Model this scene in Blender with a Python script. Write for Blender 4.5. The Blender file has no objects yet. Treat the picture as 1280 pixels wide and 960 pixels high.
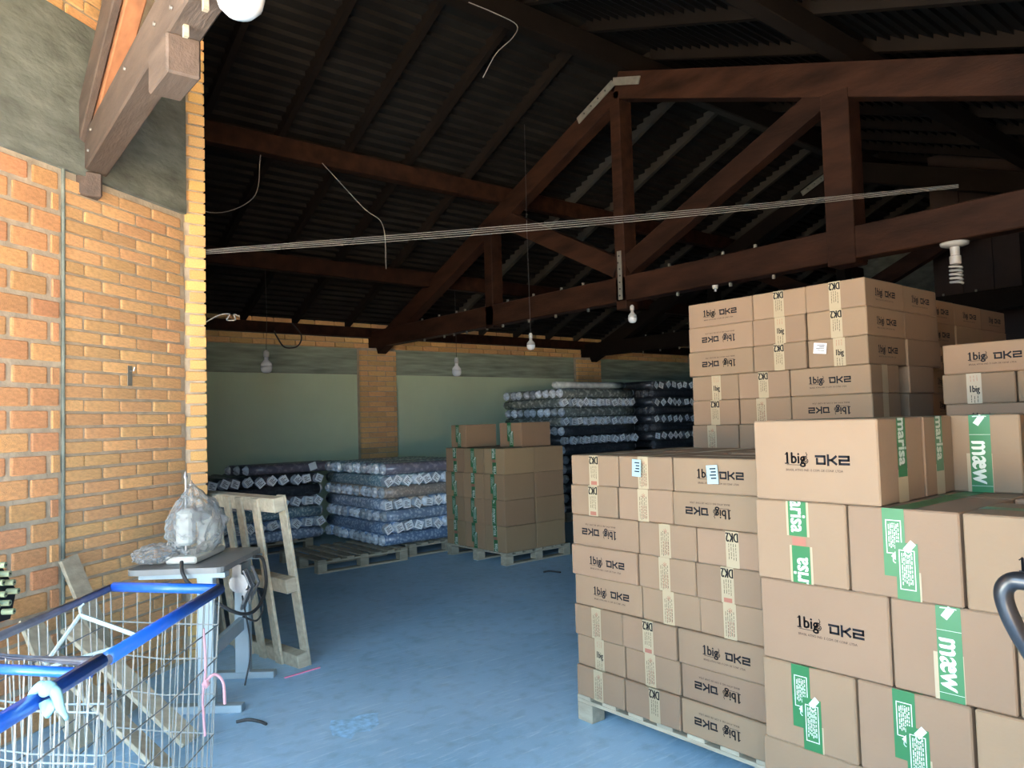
import bpy, bmesh, math, random
from mathutils import Vector, Matrix
random.seed(11)
SC = bpy.context.scene
COL = SC.collection
R = math.radians

# ------------------------------------------------------------------ camera
YAW, PITCH, ROLL, FPX = .6948, .0483, -.0283, 945.0
fw = Vector((math.sin(YAW) * math.cos(PITCH), math.cos(YAW) * math.cos(PITCH), math.sin(PITCH)))
rt = Vector((math.cos(YAW), -math.sin(YAW), 0))
up = rt.cross(fw)
r2 = rt * math.cos(ROLL) + up * math.sin(ROLL)
u2 = -rt * math.sin(ROLL) + up * math.cos(ROLL)
cam_data = bpy.data.cameras.new('camera')
cam_data.sensor_width = 36
cam_data.lens = FPX / 1280 * 36
cam_data.clip_start = .02
cam = bpy.data.objects.new('camera', cam_data)
COL.objects.link(cam)
cam.matrix_world = Matrix(((r2.x, u2.x, -fw.x, 0), (r2.y, u2.y, -fw.y, 0), (r2.z, u2.z, -fw.z, 1.5), (0, 0, 0, 1)))
SC.camera = cam

# ------------------------------------------------------------------ world, sun, exposure
world = bpy.data.worlds.new('sky')
SC.world = world
world.use_nodes = True
bg = world.node_tree.nodes['Background']
bg.inputs[0].default_value = (.50, .74, 1.0, 1)
bg.inputs[1].default_value = 2.1
sun_data = bpy.data.lights.new('sun', 'SUN')
sun_data.energy = 24
sun_data.angle = R(.6)
sun_data.color = (1, .84, .63)
sun = bpy.data.objects.new('sun', sun_data)
COL.objects.link(sun)
sun.rotation_euler = Vector((-.30, .22, .92)).to_track_quat('Z', 'Y').to_euler()
portal_data = bpy.data.lights.new('opening_portal', 'AREA')
portal_data.shape = 'RECTANGLE'
portal_data.size, portal_data.size_y = 5.2, 3.4
portal_data.cycles.is_portal = True
portal = bpy.data.objects.new('opening_portal', portal_data)
COL.objects.link(portal)
portal.location = (-2.0, -.50, 1.7)
portal.rotation_euler = Vector((0, -1, 0)).to_track_quat('Z', 'Y').to_euler()
SC.view_settings.view_transform = 'Standard'
SC.view_settings.look = 'None'
SC.view_settings.gamma = 1
SC.view_settings.use_curve_mapping = False
SC.view_settings.exposure = 2.58


# ------------------------------------------------------------------ materials
MATS = {}


def mat(name, col, rough=.8, metal=0, rand=0, noise=0, nscale=8, bump=0, bscale=40, coat=0, spec=.5, stretch=None, hue=0):
    if name in MATS:
        return MATS[name]
    m = bpy.data.materials.new(name)
    m.use_nodes = True
    nt = m.node_tree
    b = nt.nodes['Principled BSDF']
    b.inputs['Base Color'].default_value = (*col, 1)
    b.inputs['Roughness'].default_value = rough
    b.inputs['Metallic'].default_value = metal
    b.inputs['Coat Weight'].default_value = coat
    b.inputs['Coat Roughness'].default_value = .15
    b.inputs['Specular IOR Level'].default_value = spec
    tc = nt.nodes.new('ShaderNodeTexCoord')
    vec = tc.outputs['Object']
    if stretch:
        mp = nt.nodes.new('ShaderNodeMapping')
        mp.inputs['Scale'].default_value = stretch
        nt.links.new(vec, mp.inputs['Vector'])
        vec = mp.outputs['Vector']
    if rand or noise or hue:
        h = nt.nodes.new('ShaderNodeHueSaturation')
        h.inputs['Color'].default_value = (*col, 1)
        val = None
        oi = nt.nodes.new('ShaderNodeObjectInfo')
        if rand:
            mr = nt.nodes.new('ShaderNodeMapRange')
            mr.inputs['To Min'].default_value = 1 - rand
            mr.inputs['To Max'].default_value = 1 + rand
            nt.links.new(oi.outputs['Random'], mr.inputs['Value'])
            val = mr.outputs[0]
        if noise:
            nz = nt.nodes.new('ShaderNodeTexNoise')
            nz.inputs['Scale'].default_value = nscale
            nz.inputs['Detail'].default_value = 5
            nt.links.new(vec, nz.inputs['Vector'])
            mr2 = nt.nodes.new('ShaderNodeMapRange')
            mr2.inputs['From Min'].default_value = .25
            mr2.inputs['From Max'].default_value = .75
            mr2.inputs['To Min'].default_value = 1 - noise
            mr2.inputs['To Max'].default_value = 1 + noise
            nt.links.new(nz.outputs['Fac'], mr2.inputs['Value'])
            if val is None:
                val = mr2.outputs[0]
            else:
                mu = nt.nodes.new('ShaderNodeMath')
                mu.operation = 'MULTIPLY'
                nt.links.new(val, mu.inputs[0])
                nt.links.new(mr2.outputs[0], mu.inputs[1])
                val = mu.outputs[0]
        if val is not None:
            nt.links.new(val, h.inputs['Value'])
        if hue:
            m3 = nt.nodes.new('ShaderNodeMath')
            m3.operation = 'MULTIPLY_ADD'
            w = nt.nodes.new('ShaderNodeTexWhiteNoise')
            w.noise_dimensions = '1D'
            nt.links.new(oi.outputs['Random'], w.inputs['W'])
            nt.links.new(w.outputs['Value'], m3.inputs[0])
            m3.inputs[1].default_value = 2 * hue
            m3.inputs[2].default_value = .5 - hue
            nt.links.new(m3.outputs[0], h.inputs['Hue'])
        nt.links.new(h.outputs['Color'], b.inputs['Base Color'])
    if bump:
        n2 = nt.nodes.new('ShaderNodeTexNoise')
        n2.inputs['Scale'].default_value = bscale
        n2.inputs['Detail'].default_value = 6
        nt.links.new(vec, n2.inputs['Vector'])
        bp = nt.nodes.new('ShaderNodeBump')
        bp.inputs['Strength'].default_value = bump
        bp.inputs['Distance'].default_value = .01
        nt.links.new(n2.outputs['Fac'], bp.inputs['Height'])
        nt.links.new(bp.outputs['Normal'], b.inputs['Normal'])
    MATS[name] = m
    return m


def pattern_mat(name, c1, c2, scale=22, kind='dots', rough=.35):
    """printed fabric seen through clear wrap: procedural dots / flecks"""
    m = bpy.data.materials.new(name)
    m.use_nodes = True
    nt = m.node_tree
    b = nt.nodes['Principled BSDF']
    b.inputs['Roughness'].default_value = rough
    b.inputs['Coat Weight'].default_value = .5
    b.inputs['Coat Roughness'].default_value = .2
    tc = nt.nodes.new('ShaderNodeTexCoord')
    if kind == 'dots':
        t = nt.nodes.new('ShaderNodeTexVoronoi')
        t.inputs['Scale'].default_value = scale
        out = t.outputs['Distance']
    else:
        t = nt.nodes.new('ShaderNodeTexNoise')
        t.inputs['Scale'].default_value = scale
        t.inputs['Detail'].default_value = 4
        out = t.outputs['Fac']
    nt.links.new(tc.outputs['Object'], t.inputs['Vector'])
    rp = nt.nodes.new('ShaderNodeValToRGB')
    rp.color_ramp.elements[0].position = .38
    rp.color_ramp.elements[1].position = .5
    rp.color_ramp.elements[0].color = (*c1, 1)
    rp.color_ramp.elements[1].color = (*c2, 1)
    nt.links.new(out, rp.inputs['Fac'])
    oi = nt.nodes.new('ShaderNodeObjectInfo')
    mr = nt.nodes.new('ShaderNodeMapRange')
    mr.inputs['To Min'].default_value = .7
    mr.inputs['To Max'].default_value = 1.3
    nt.links.new(oi.outputs['Random'], mr.inputs['Value'])
    h = nt.nodes.new('ShaderNodeHueSaturation')
    nt.links.new(rp.outputs['Color'], h.inputs['Color'])
    nt.links.new(mr.outputs[0], h.inputs['Value'])
    nt.links.new(h.outputs['Color'], b.inputs['Base Color'])
    MATS[name] = m
    return m


def floor_material():
    m = bpy.data.materials.new('painted_cement_floor')
    m.use_nodes = True
    nt = m.node_tree
    N, L = nt.nodes.new, nt.links.new
    b = nt.nodes['Principled BSDF']
    tc = N('ShaderNodeTexCoord')
    n1 = N('ShaderNodeTexNoise'); n1.inputs['Scale'].default_value = 1.3; n1.inputs['Detail'].default_value = 8
    L(tc.outputs['Object'], n1.inputs['Vector'])
    r1 = N('ShaderNodeValToRGB')
    r1.color_ramp.elements[0].position = .3; r1.color_ramp.elements[0].color = (.29, .50, .68, 1)
    r1.color_ramp.elements[1].position = .72; r1.color_ramp.elements[1].color = (.40, .62, .81, 1)
    L(n1.outputs['Fac'], r1.inputs['Fac'])
    # long pale scuffs
    mp = N('ShaderNodeMapping'); mp.inputs['Rotation'].default_value = (0, 0, R(38)); mp.inputs['Scale'].default_value = (1.6, 14, 1)
    L(tc.outputs['Object'], mp.inputs['Vector'])
    n2 = N('ShaderNodeTexNoise'); n2.inputs['Scale'].default_value = 3; n2.inputs['Detail'].default_value = 10; n2.inputs['Roughness'].default_value = .7
    L(mp.outputs['Vector'], n2.inputs['Vector'])
    r2_ = N('ShaderNodeValToRGB')
    r2_.color_ramp.elements[0].position = .54; r2_.color_ramp.elements[0].color = (0, 0, 0, 1)
    r2_.color_ramp.elements[1].position = .72; r2_.color_ramp.elements[1].color = (1, 1, 1, 1)
    L(n2.outputs['Fac'], r2_.inputs['Fac'])
    mx = N('ShaderNodeMix'); mx.data_type = 'RGBA'
    L(r2_.outputs['Color'], mx.inputs['Factor'])
    L(r1.outputs['Color'], mx.inputs['A'])
    mx.inputs['B'].default_value = (.58, .77, .90, 1)
    # dark blotches
    n3 = N('ShaderNodeTexNoise'); n3.inputs['Scale'].default_value = 11; n3.inputs['Detail'].default_value = 7
    L(tc.outputs['Object'], n3.inputs['Vector'])
    r3 = N('ShaderNodeValToRGB')
    r3.color_ramp.elements[0].position = .28; r3.color_ramp.elements[0].color = (.84, .84, .84, 1)
    r3.color_ramp.elements[1].position = .5; r3.color_ramp.elements[1].color = (1, 1, 1, 1)
    L(n3.outputs['Fac'], r3.inputs['Fac'])
    m2 = N('ShaderNodeMix'); m2.data_type = 'RGBA'; m2.blend_type = 'MULTIPLY'; m2.inputs['Factor'].default_value = 1
    L(mx.outputs['Result'], m2.inputs['A']); L(r3.outputs['Color'], m2.inputs['B'])
    n4 = N('ShaderNodeTexNoise'); n4.inputs['Scale'].default_value = 26; n4.inputs['Detail'].default_value = 4
    L(mp.outputs['Vector'], n4.inputs['Vector'])
    r4 = N('ShaderNodeValToRGB')
    r4.color_ramp.elements[0].position = .62; r4.color_ramp.elements[0].color = (0, 0, 0, 1)
    r4.color_ramp.elements[1].position = .74; r4.color_ramp.elements[1].color = (.8, .8, .8, 1)
    L(n4.outputs['Fac'], r4.inputs['Fac'])
    m4 = N('ShaderNodeMix'); m4.data_type = 'RGBA'
    L(r4.outputs['Color'], m4.inputs['Factor'])
    L(m2.outputs['Result'], m4.inputs['A'])
    m4.inputs['B'].default_value = (.50, .74, .90, 1)
    L(m4.outputs['Result'], b.inputs['Base Color'])
    b.inputs['Roughness'].default_value = .55
    bp = N('ShaderNodeBump'); bp.inputs['Strength'].default_value = .25; bp.inputs['Distance'].default_value = .01
    L(n2.outputs['Fac'], bp.inputs['Height']); L(bp.outputs['Normal'], b.inputs['Normal'])
    return m


def plastic_material():
    m = bpy.data.materials.new('clear_plastic_film')
    m.use_nodes = True
    nt = m.node_tree
    b = nt.nodes['Principled BSDF']
    b.inputs['Base Color'].default_value = (.58, .60, .60, 1)
    b.inputs['Roughness'].default_value = .12
    nz = nt.nodes.new('ShaderNodeTexNoise')
    nz.inputs['Scale'].default_value = 9
    nz.inputs['Detail'].default_value = 3
    nz.inputs['Distortion'].default_value = 1.6
    tcf = nt.nodes.new('ShaderNodeTexCoord')
    nt.links.new(tcf.outputs['Object'], nz.inputs['Vector'])
    bpf = nt.nodes.new('ShaderNodeBump')
    bpf.inputs['Strength'].default_value = 1
    bpf.inputs['Distance'].default_value = .05
    nt.links.new(nz.outputs['Fac'], bpf.inputs['Height'])
    nt.links.new(bpf.outputs['Normal'], b.inputs['Normal'])
    t = nt.nodes.new('ShaderNodeBsdfTransparent')
    t.inputs[0].default_value = (.92, .93, .93, 1)
    mx = nt.nodes.new('ShaderNodeMixShader')
    lw = nt.nodes.new('ShaderNodeLayerWeight')
    lw.inputs['Blend'].default_value = .35
    mr = nt.nodes.new('ShaderNodeMapRange')
    mr.inputs['To Min'].default_value = .20
    mr.inputs['To Max'].default_value = .80
    nt.links.new(lw.outputs['Facing'], mr.inputs['Value'])
    nt.links.new(mr.outputs[0], mx.inputs[0])
    nt.links.new(t.outputs[0], mx.inputs[1])
    nt.links.new(b.outputs[0], mx.inputs[2])
    nt.links.new(mx.outputs[0], nt.nodes['Material Output'].inputs[0])
    return m


M_FLOOR = floor_material()
M_FILM = plastic_material()
M_YARD = mat('sunlit_yard_paving', (.60, .47, .34), .9, noise=.15, nscale=1)
M_MORTAR = mat('grey_mortar', (.43, .365, .27), .95, noise=.2, nscale=14, bump=.5)
M_BRICK = mat('orange_facing_brick', (.66, .385, .175), .85, rand=.14, noise=.2, nscale=9, bump=.35, hue=.007)
M_BRICKR = mat('red_hollow_brick', (.60, .305, .135), .88, rand=.15, noise=.22, nscale=9, bump=.5, hue=.010)
M_BRICKY = mat('yellow_facing_brick', (.68, .40, .15), .85, rand=.12, noise=.15, nscale=10, bump=.3, hue=.012)
M_BRICKB = mat('ochre_pier_brick', (.68, .42, .18), .85, rand=.12, noise=.15, nscale=9, bump=.3, hue=.01)
M_RENDER = mat('grey_cement_render', (.15, .168, .14), .92, noise=.38, nscale=5, bump=.6, bscale=18, stretch=(1, 1, 2.2))
M_CONC = mat('dark_green_concrete', (.27, .33, .25), .9, noise=.4, nscale=3, bump=.4, stretch=(.6, 1, 6))
M_GREEN = mat('pale_green_plaster', (.52, .64, .44), .75, noise=.1, nscale=.9)
M_WOOD = mat('dark_stained_timber', (.022, .0092, .0053), .65, rand=.25, noise=.6, nscale=2.2, bump=.3, bscale=20, stretch=(4, 1, 4), spec=.12)
M_WOODN = mat('weathered_brown_timber', (.088, .062, .047), .7, rand=.1, noise=.35, nscale=4, bump=.3, bscale=22, stretch=(5, .7, 5))
M_WOODR = mat('bare_red_timber', (.30, .125, .055), .7, noise=.3, nscale=4, stretch=(5, .7, 5))  # warm bounce light on the near rafter's underside, put into the colour
M_LINING = mat('sooty_roof_boards', (.0105, .0097, .0088), .9, noise=.5, nscale=2.5, spec=.12)  # near-black base tone of the back slope boards
M_LINFR = mat('soot_black_roof_boards', (.0045, .004, .0037), .9, noise=.5, nscale=2.5, spec=.12)  # darker copy of the lining: the front slope's shade put into the colour
M_RAFTG = mat('greyish_rafter_timber', (.034, .033, .029), .8, rand=.3, noise=.3, nscale=3, spec=.12)  # paler copy of the rafter timber: light on the lower edges painted in
M_RAFT = mat('sooty_rafter_timber', (.0085, .006, .0045), .8, rand=.35, noise=.3, nscale=3, spec=.12)  # near-black base tone of rafters and upper beams
M_PALLET = mat('pine_pallet_wood', (.37, .325, .235), .85, rand=.18, noise=.25, nscale=6, bump=.3, stretch=(1, 5, 5))
M_CARD = mat('brown_cardboard', (.228, .150, .089), .82, rand=.09, noise=.05, nscale=3, bump=.08, bscale=60, hue=.004)
M_CARDD = mat('dull_brown_cardboard', (.29, .185, .10), .85, rand=.1, noise=.05, nscale=3, hue=.008)
M_TAPE = mat('cream_packing_tape', (.34, .275, .17), .35, rand=.08)
M_GTAPE = mat('green_packing_tape', (.020, .135, .042), .35)
M_INK = mat('black_ink', (.006, .007, .010), .7, spec=.2)
M_REDINK = mat('red_ink', (.30, .11, .07), .6)
M_WINK = mat('white_ink', (.50, .56, .48), .6)
M_LABEL = mat('pale_blue_label_paper', (.30, .44, .48), .6)
M_WLABEL = mat('white_label_paper', (.8, .8, .76), .6)
M_STEEL = mat('dull_steel', (.45, .45, .45), .4, metal=.9, noise=.15)
M_ZINC = mat('galvanised_strap', (.19, .185, .155), .55, metal=.3, noise=.2, nscale=20)
M_WIRE = mat('pale_zinc_wire', (.22, .245, .24), .35, metal=.4)
M_RAIL = mat('scuffed_grey_rail', (.27, .28, .33), .4, metal=.5, noise=.3, nscale=18)
M_BLUE = mat('blue_plastic_sleeve', (.012, .10, .52), .32, coat=.3)
M_BLACK = mat('black_rubber', (.012, .012, .014), .35, coat=.4)
M_CORD = mat('pale_cord', (.27, .255, .225), .6)
M_CABLE = mat('dark_cable', (.03, .03, .03), .6)
M_PORC = mat('white_porcelain', (.42, .41, .38), .25)
M_BULB = mat('milky_bulb_glass', (.60, .62, .63), .25, coat=.4)
M_PAINT = mat('pale_blue_painted_metal', (.30, .37, .40), .5, noise=.1)
M_TABLE = mat('grey_laminate', (.22, .22, .21), .45, noise=.1)
M_CREAM = mat('cream_enamel', (.55, .56, .50), .35)
M_CLOTH = mat('light_blue_rag', (.22, .45, .50), .9, noise=.1)
M_PINK = mat('pale_pink_string', (.42, .24, .28), .8)
M_PALEB = mat('pale_yellow_tube', (.26, .29, .17), .5)
M_SILVER = mat('silver_film_wrap', (.62, .66, .62), .22, metal=.0, noise=.25, nscale=14)
M_FILMEND = mat('crumpled_film_end', (.58, .63, .68), .18, rand=.4, noise=.35, nscale=25, coat=.5)
M_TAG = mat('white_roll_tag', (.92, .95, .96), .6, rand=.1)
M_DWALL = mat('dark_boarded_wall', (.022, .012, .009), .8, rand=.2, noise=.3, nscale=4)
FAB = [
    pattern_mat('navy_dotted_fabric', (.46, .60, .78), (.19, .30, .48), 30),
    pattern_mat('slate_dotted_fabric', (.58, .68, .78), (.26, .35, .48), 26),
    pattern_mat('teal_print_fabric', (.66, .74, .72), (.20, .32, .36), 34, 'noise'),
    pattern_mat('plum_print_fabric', (.24, .22, .24), (.13, .125, .155), 20, 'noise'),
    pattern_mat('sand_print_fabric', (.70, .58, .46), (.40, .34, .29), 34, 'noise'),
    pattern_mat('grey_film_fabric', (.40, .43, .38), (.17, .19, .17), 18, 'noise', rough=.2),
    pattern_mat('dark_grey_fabric', (.07, .08, .09), (.035, .04, .05), 24, 'noise'),
]


# ------------------------------------------------------------------ mesh helpers
class MB:
    def __init__(s):
        s.v, s.f, s.mi = [], [], []

    def quad(s, pts, mi=0):
        n = len(s.v)
        s.v += [tuple(p) for p in pts]
        s.f.append(tuple(range(n, n + len(pts))))
        s.mi.append(mi)
        return s

    def box(s, c, size, M=None, mi=0):
        n = len(s.v)
        hx, hy, hz = size[0] / 2, size[1] / 2, size[2] / 2
        for dx, dy, dz in ((-1, -1, -1), (1, -1, -1), (1, 1, -1), (-1, 1, -1), (-1, -1, 1), (1, -1, 1), (1, 1, 1), (-1, 1, 1)):
            p = Vector((dx * hx, dy * hy, dz * hz))
            if M is not None:
                p = M @ p
            s.v.append(tuple(p + Vector(c)))
        for q in ((0, 3, 2, 1), (4, 5, 6, 7), (0, 1, 5, 4), (1, 2, 6, 5), (2, 3, 7, 6), (3, 0, 4, 7)):
            s.f.append(tuple(n + i for i in q))
            s.mi.append(mi)
        return s

    def span(s, a, b, mi=0):
        a, b = Vector(a), Vector(b)
        return s.box((a + b) / 2, b - a, mi=mi)

    def beam(s, p0, p1, w, h, upv=(0, 0, 1), mi=0):
        p0, p1 = Vector(p0), Vector(p1)
        d = p1 - p0
        L = d.length
        d.normalize()
        side = Vector(upv).cross(d).normalized()
        u = d.cross(side)
        M = Matrix((d, side, u)).transposed()
        return s.box((p0 + p1) / 2, (L, w, h), M, mi)

    def tube(s, pts, r, n=8, closed=False, mi=0, cap=True):
        pts = [Vector(p) for p in pts]
        k = len(pts)
        base = len(s.v)
        prev = None
        for i, p in enumerate(pts):
            if closed:
                d = pts[(i + 1) % k] - pts[i - 1]
            else:
                d = pts[min(i + 1, k - 1)] - pts[max(i - 1, 0)]
            d.normalize()
            if prev is None:
                a = Vector((0, 0, 1)) if abs(d.z) < .9 else Vector((1, 0, 0))
                x = a.cross(d).normalized()
            else:
                x = (prev - d * prev.dot(d)).normalized()
            prev = x
            y = d.cross(x)
            rr = r[i] if isinstance(r, (list, tuple)) else r
            for j in range(n):
                t = 2 * math.pi * j / n
                s.v.append(tuple(p + (x * math.cos(t) + y * math.sin(t)) * rr))
        for i in range(k if closed else k - 1):
            a, b = base + i * n, base + ((i + 1) % k) * n
            for j in range(n):
                s.f.append((a + j, a + (j + 1) % n, b + (j + 1) % n, b + j))
                s.mi.append(mi)
        if cap and not closed:
            s.f.append(tuple(base + j for j in reversed(range(n)))); s.mi.append(mi)
            s.f.append(tuple(base + (k - 1) * n + j for j in range(n))); s.mi.append(mi)
        return s

    def lathe(s, prof, n=16, c=(0, 0, 0), M=None, mi=0):
        base = len(s.v)
        for r, z in prof:
            for j in range(n):
                t = 2 * math.pi * j / n
                p = Vector((r * math.cos(t), r * math.sin(t), z))
                if M is not None:
                    p = M @ p
                s.v.append(tuple(p + Vector(c)))
        k = len(prof)
        for i in range(k - 1):
            a, b = base + i * n, base + (i + 1) * n
            for j in range(n):
                s.f.append((a + j, a + (j + 1) % n, b + (j + 1) % n, b + j))
                s.mi.append(mi)
        s.f.append(tuple(base + j for j in reversed(range(n)))); s.mi.append(mi)
        s.f.append(tuple(base + (k - 1) * n + j for j in range(n))); s.mi.append(mi)
        return s

    def stroke(s, pts, w, M):
        """flat polyline of width w in local uv, placed by matrix M"""
        pts = [Vector(p) for p in pts]
        for a, b in zip(pts, pts[1:]):
            d = (b - a).normalized()
            nrm = Vector((-d.y, d.x)) * w / 2
            e = d * w / 2
            q = [a - e - nrm, b + e - nrm, b + e + nrm, a - e + nrm]
            s.quad([M @ Vector((p.x, p.y, 0)) for p in q])
        return s

    def mesh(s, name, mats, smooth=False, bevel=0):
        me = bpy.data.meshes.new(name)
        me.from_pydata(s.v, [], s.f)
        for m in (mats if isinstance(mats, (list, tuple)) else [mats]):
            me.materials.append(m)
        for p, i in zip(me.polygons, s.mi):
            p.material_index = i
            p.use_smooth = smooth
        if bevel:
            bm = bmesh.new()
            bm.from_mesh(me)
            bmesh.ops.bevel(bm, geom=bm.edges[:], offset=bevel, segments=1, affect='EDGES', profile=.5)
            bm.to_mesh(me)
            bm.free()
        me.update()
        return me

    def build(s, name, mats, parent=None, smooth=False, bevel=0):
        return link(name, s.mesh(name, mats, smooth, bevel), parent)


def link(name, me, parent=None, M=None):
    o = bpy.data.objects.new(name, me)
    COL.objects.link(o)
    if parent is not None:
        o.parent = parent
    if M is not None:
        o.matrix_local = M
    return o


def tag(o, label, cat, group=None):
    o['label'] = label
    o['category'] = cat
    if group:
        o['group'] = group
    return o


def struct(o):
    o['kind'] = 'structure'
    return o


def empty(name, loc=(0, 0, 0), rz=0):
    o = bpy.data.objects.new(name, None)
    o.empty_display_size = .1
    COL.objects.link(o)
    o.location = loc
    o.rotation_euler = (0, 0, rz)
    return o


def copy_tree(o, parent=None):
    c = o.copy()
    COL.objects.link(c)
    c.parent = parent
    for ch in list(o.children):
        copy_tree(ch, c)
    return c


ORD = ['first', 'second', 'third', 'fourth', 'fifth', 'sixth', 'seventh', 'eighth', 'ninth', 'tenth', 'eleventh', 'twelfth', 'thirteenth', 'fourteenth', 'fifteenth']


def text_mesh(body, size):
    cu = bpy.data.curves.new('t', 'FONT')
    cu.body = body
    cu.size = size
    cu.align_x = 'CENTER'
    cu.align_y = 'CENTER'
    cu.resolution_u = 2
    o = bpy.data.objects.new('t', cu)
    COL.objects.link(o)
    bpy.context.view_layer.update()
    me = bpy.data.meshes.new_from_object(o.evaluated_get(bpy.context.evaluated_depsgraph_get()))
    vs = [v.co.copy() for v in me.vertices]
    fs = [tuple(p.vertices) for p in me.polygons]
    bpy.data.objects.remove(o)
    bpy.data.curves.remove(cu)
    bpy.data.meshes.remove(me)
    return vs, fs


TEXTS = {}


def put_text(mb, body, size, M, mi=0, sx=1, sy=1):
    if (body, size) not in TEXTS:
        TEXTS[(body, size)] = text_mesh(body, size)
    vs, fs = TEXTS[(body, size)]
    n = len(mb.v)
    mb.v += [tuple(M @ Vector((v.x * sx, v.y * sy, 0))) for v in vs]
    for f in fs:
        mb.f.append(tuple(n + i for i in f))
        mb.mi.append(mi)


# ------------------------------------------------------------------ structure: ground, floor, walls
struct(MB().span((-30, -30, -.08), (30, 30, -.02)).build('ground_yard', M_YARD))
floor = struct(MB().span((-4.6, -.9, -.02), (15.2, 10.2, 0)).build('floor', M_FLOOR))
patch = MB()
pp = [(1.69, 3.46), (1.735, 3.36), (1.79, 3.41), (1.85, 3.38), (1.93, 3.43), (1.96, 3.50), (2.0, 3.56), (1.92, 3.60), (1.85, 3.585), (1.77, 3.64), (1.72, 3.56)]
patch.v = [(x, y, .0015) for x, y in pp]
patch.f = [tuple(range(len(pp)))]
patch.mi = [0]
patch.build('cement_patch', mat('pale_cement_patch', (.36, .62, .84), .8, noise=.35, nscale=25), floor)

DW = Vector((.8202, .5720, 0))
DN = Vector((.5720, -.8202, 0))
P0 = Vector((1.526, 5.2, 0))
unit_brick = MB().box((0, 0, 0), (1, 1, 1)).mesh('brick', M_BRICK, bevel=.045)
BR = {}


def brick_mesh(m):
    if m.name not in BR:
        me = unit_brick.copy()
        me.materials.clear()
        me.materials.append(m)
        BR[m.name] = me
    return BR[m.name]


def lay(parent, m, origin, d, nrm, s0, s1, z0, z1, course, length, joint, proud=.012, depth=.05, off=0.0, alt=True, rough=0.0, tooth=None):
    """courses of single bricks between s0..s1 along d; face stands `proud` of the mortar plane"""
    rot = math.atan2(d.y, d.x)
    me = brick_mesh(m)
    nrow = int((z1 - z0) / course + 1e-6)
    for k in range(nrow):
        z = z0 + (k + .5) * course
        x = s0 - (length * (.5 if (k % 2 and alt) else 0) + off) % length
        if tooth:
            spans = [(s0 + (tooth if k % 2 else 0), s1)]
        else:
            spans = []
            while x < s1 - .01:
                a, b = max(x, s0), min(x + length, s1)
                if b - a > .035:
                    spans.append((a, b))
                x += length
        for a, b in spans:
            jl = random.uniform(-rough, rough)
            L = b - a - joint + jl
            H = course - joint + random.uniform(-rough, rough) * .6
            c = origin + d * ((a + b) / 2 + random.uniform(-rough, rough) * .5) + nrm * (proud - depth / 2 + random.uniform(-.003, .003))
            o = link('brick', me, parent)
            o.location = (c.x, c.y, z + random.uniform(-rough, rough) * .3)
            o.rotation_euler = (0, 0, rot + random.uniform(-.006, .006))
            o.scale = (L, depth, H)


# left wall, angled towards the yard
wl = MB()
Mw = Matrix((DW, -DN, Vector((0, 0, 1)))).transposed()
wl.box(P0 + DW * (-2.0) - DN * .1 + Vector((0, 0, 2.45)), (4.0, .2, 4.9), Mw)
wall_left = struct(wl.build('wall_left', M_MORTAR))
lay(wall_left, M_BRICK, P0, DW, DN, -.955, -.004, 0.02, 2.93, .0757, .262, .016, rough=.004)
wr = MB()
wr.box(P0 + DW * (-2.48) - DN * .0975 + Vector((0, 0, 1.5)), (3.04, .205, 3.0), Mw)
wall_rough = struct(wr.build('wall_left_rough', M_MORTAR))
lay(wall_rough, M_BRICKR, P0 + DN * .004, DW, DN, -2.28, -.98, 0.0, 3.02, .1165, .232, .026, rough=.010, off=.05)
# cement pipe joint between the two bonds
MB().tube([P0 + DW * -.967 + DN * .012, P0 + DW * -.967 + DN * .012 + Vector((0, 0, 2.95))], .010, 8).build('joint_pipe', M_RENDER, wall_left)
# rendered ring beam and brick above it
rb = MB()
rb.box(P0 + DW * (-2.0) + DN * .004 + Vector((0, 0, 3.365)), (3.99, .05, .87), Mw)
struct(rb.build('trim_1', M_RENDER))
lay(wall_left, M_BRICK, P0, DW, DN, -2.0, -.5, 3.80, 4.75, .0757, .262, .016, rough=.004)
# end pier facing the camera side
pier = MB()
pier.span((1.50, 5.212, 0), (1.66, 5.45, 5.05))
wall_pier = struct(pier.build('wall_pier', M_MORTAR))
lay(wall_pier, M_BRICKY, Vector((1.526, 5.21, 0)), Vector((1, 0, 0)), Vector((0, -1, 0)), .004, .15, 0.0, 4.99, .0757, .15, .014, tooth=.028, rough=.002, depth=.07)
# jamb and hidden side wall
struct(MB().span((1.36, 5.45, 0), (1.56, 10.2, 5.2)).build('wall_side', M_MORTAR))

# back wall
wb = MB()
wb.span((1.4, 10.0, 0), (15.2, 10.25, 3.1))
wall_back = struct(wb.build('wall_back', M_MORTAR))
PIERS = [(5.36, 5.97), (9.81, 10.44), (14.2, 14.9)]
edges = [1.56] + [e for p in PIERS for e in p] + [15.1]
for a, b in zip(edges[0::2], edges[1::2]):
    MB().span((a, 9.985, 0), (b, 10.005, 2.24)).build('plaster_panel', M_GREEN, wall_back)
    MB().span((a, 9.98, 2.243), (b, 10.005, 2.622)).build('concrete_lintel', M_CONC, wall_back)
X1 = Vector((1, 0, 0))
NY = Vector((0, -1, 0))
for a, b in PIERS[:2]:
    MB().span((a + .01, 9.89, 0), (b - .01, 10.0, 2.63)).build('pier_core', M_MORTAR, wall_back)
    lay(wall_back, M_BRICKB, Vector((a, 9.89, 0)), X1, NY, 0, b - a, .02, 2.63, .0757, .29, .011, rough=.002, off=.02, depth=.05)
lay(wall_back, M_BRICKB, Vector((0, 9.99, 0)), X1, NY, 2.6, 13.2, 2.628, 2.78, .0757, .30, .011, rough=.002, proud=.03)
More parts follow.
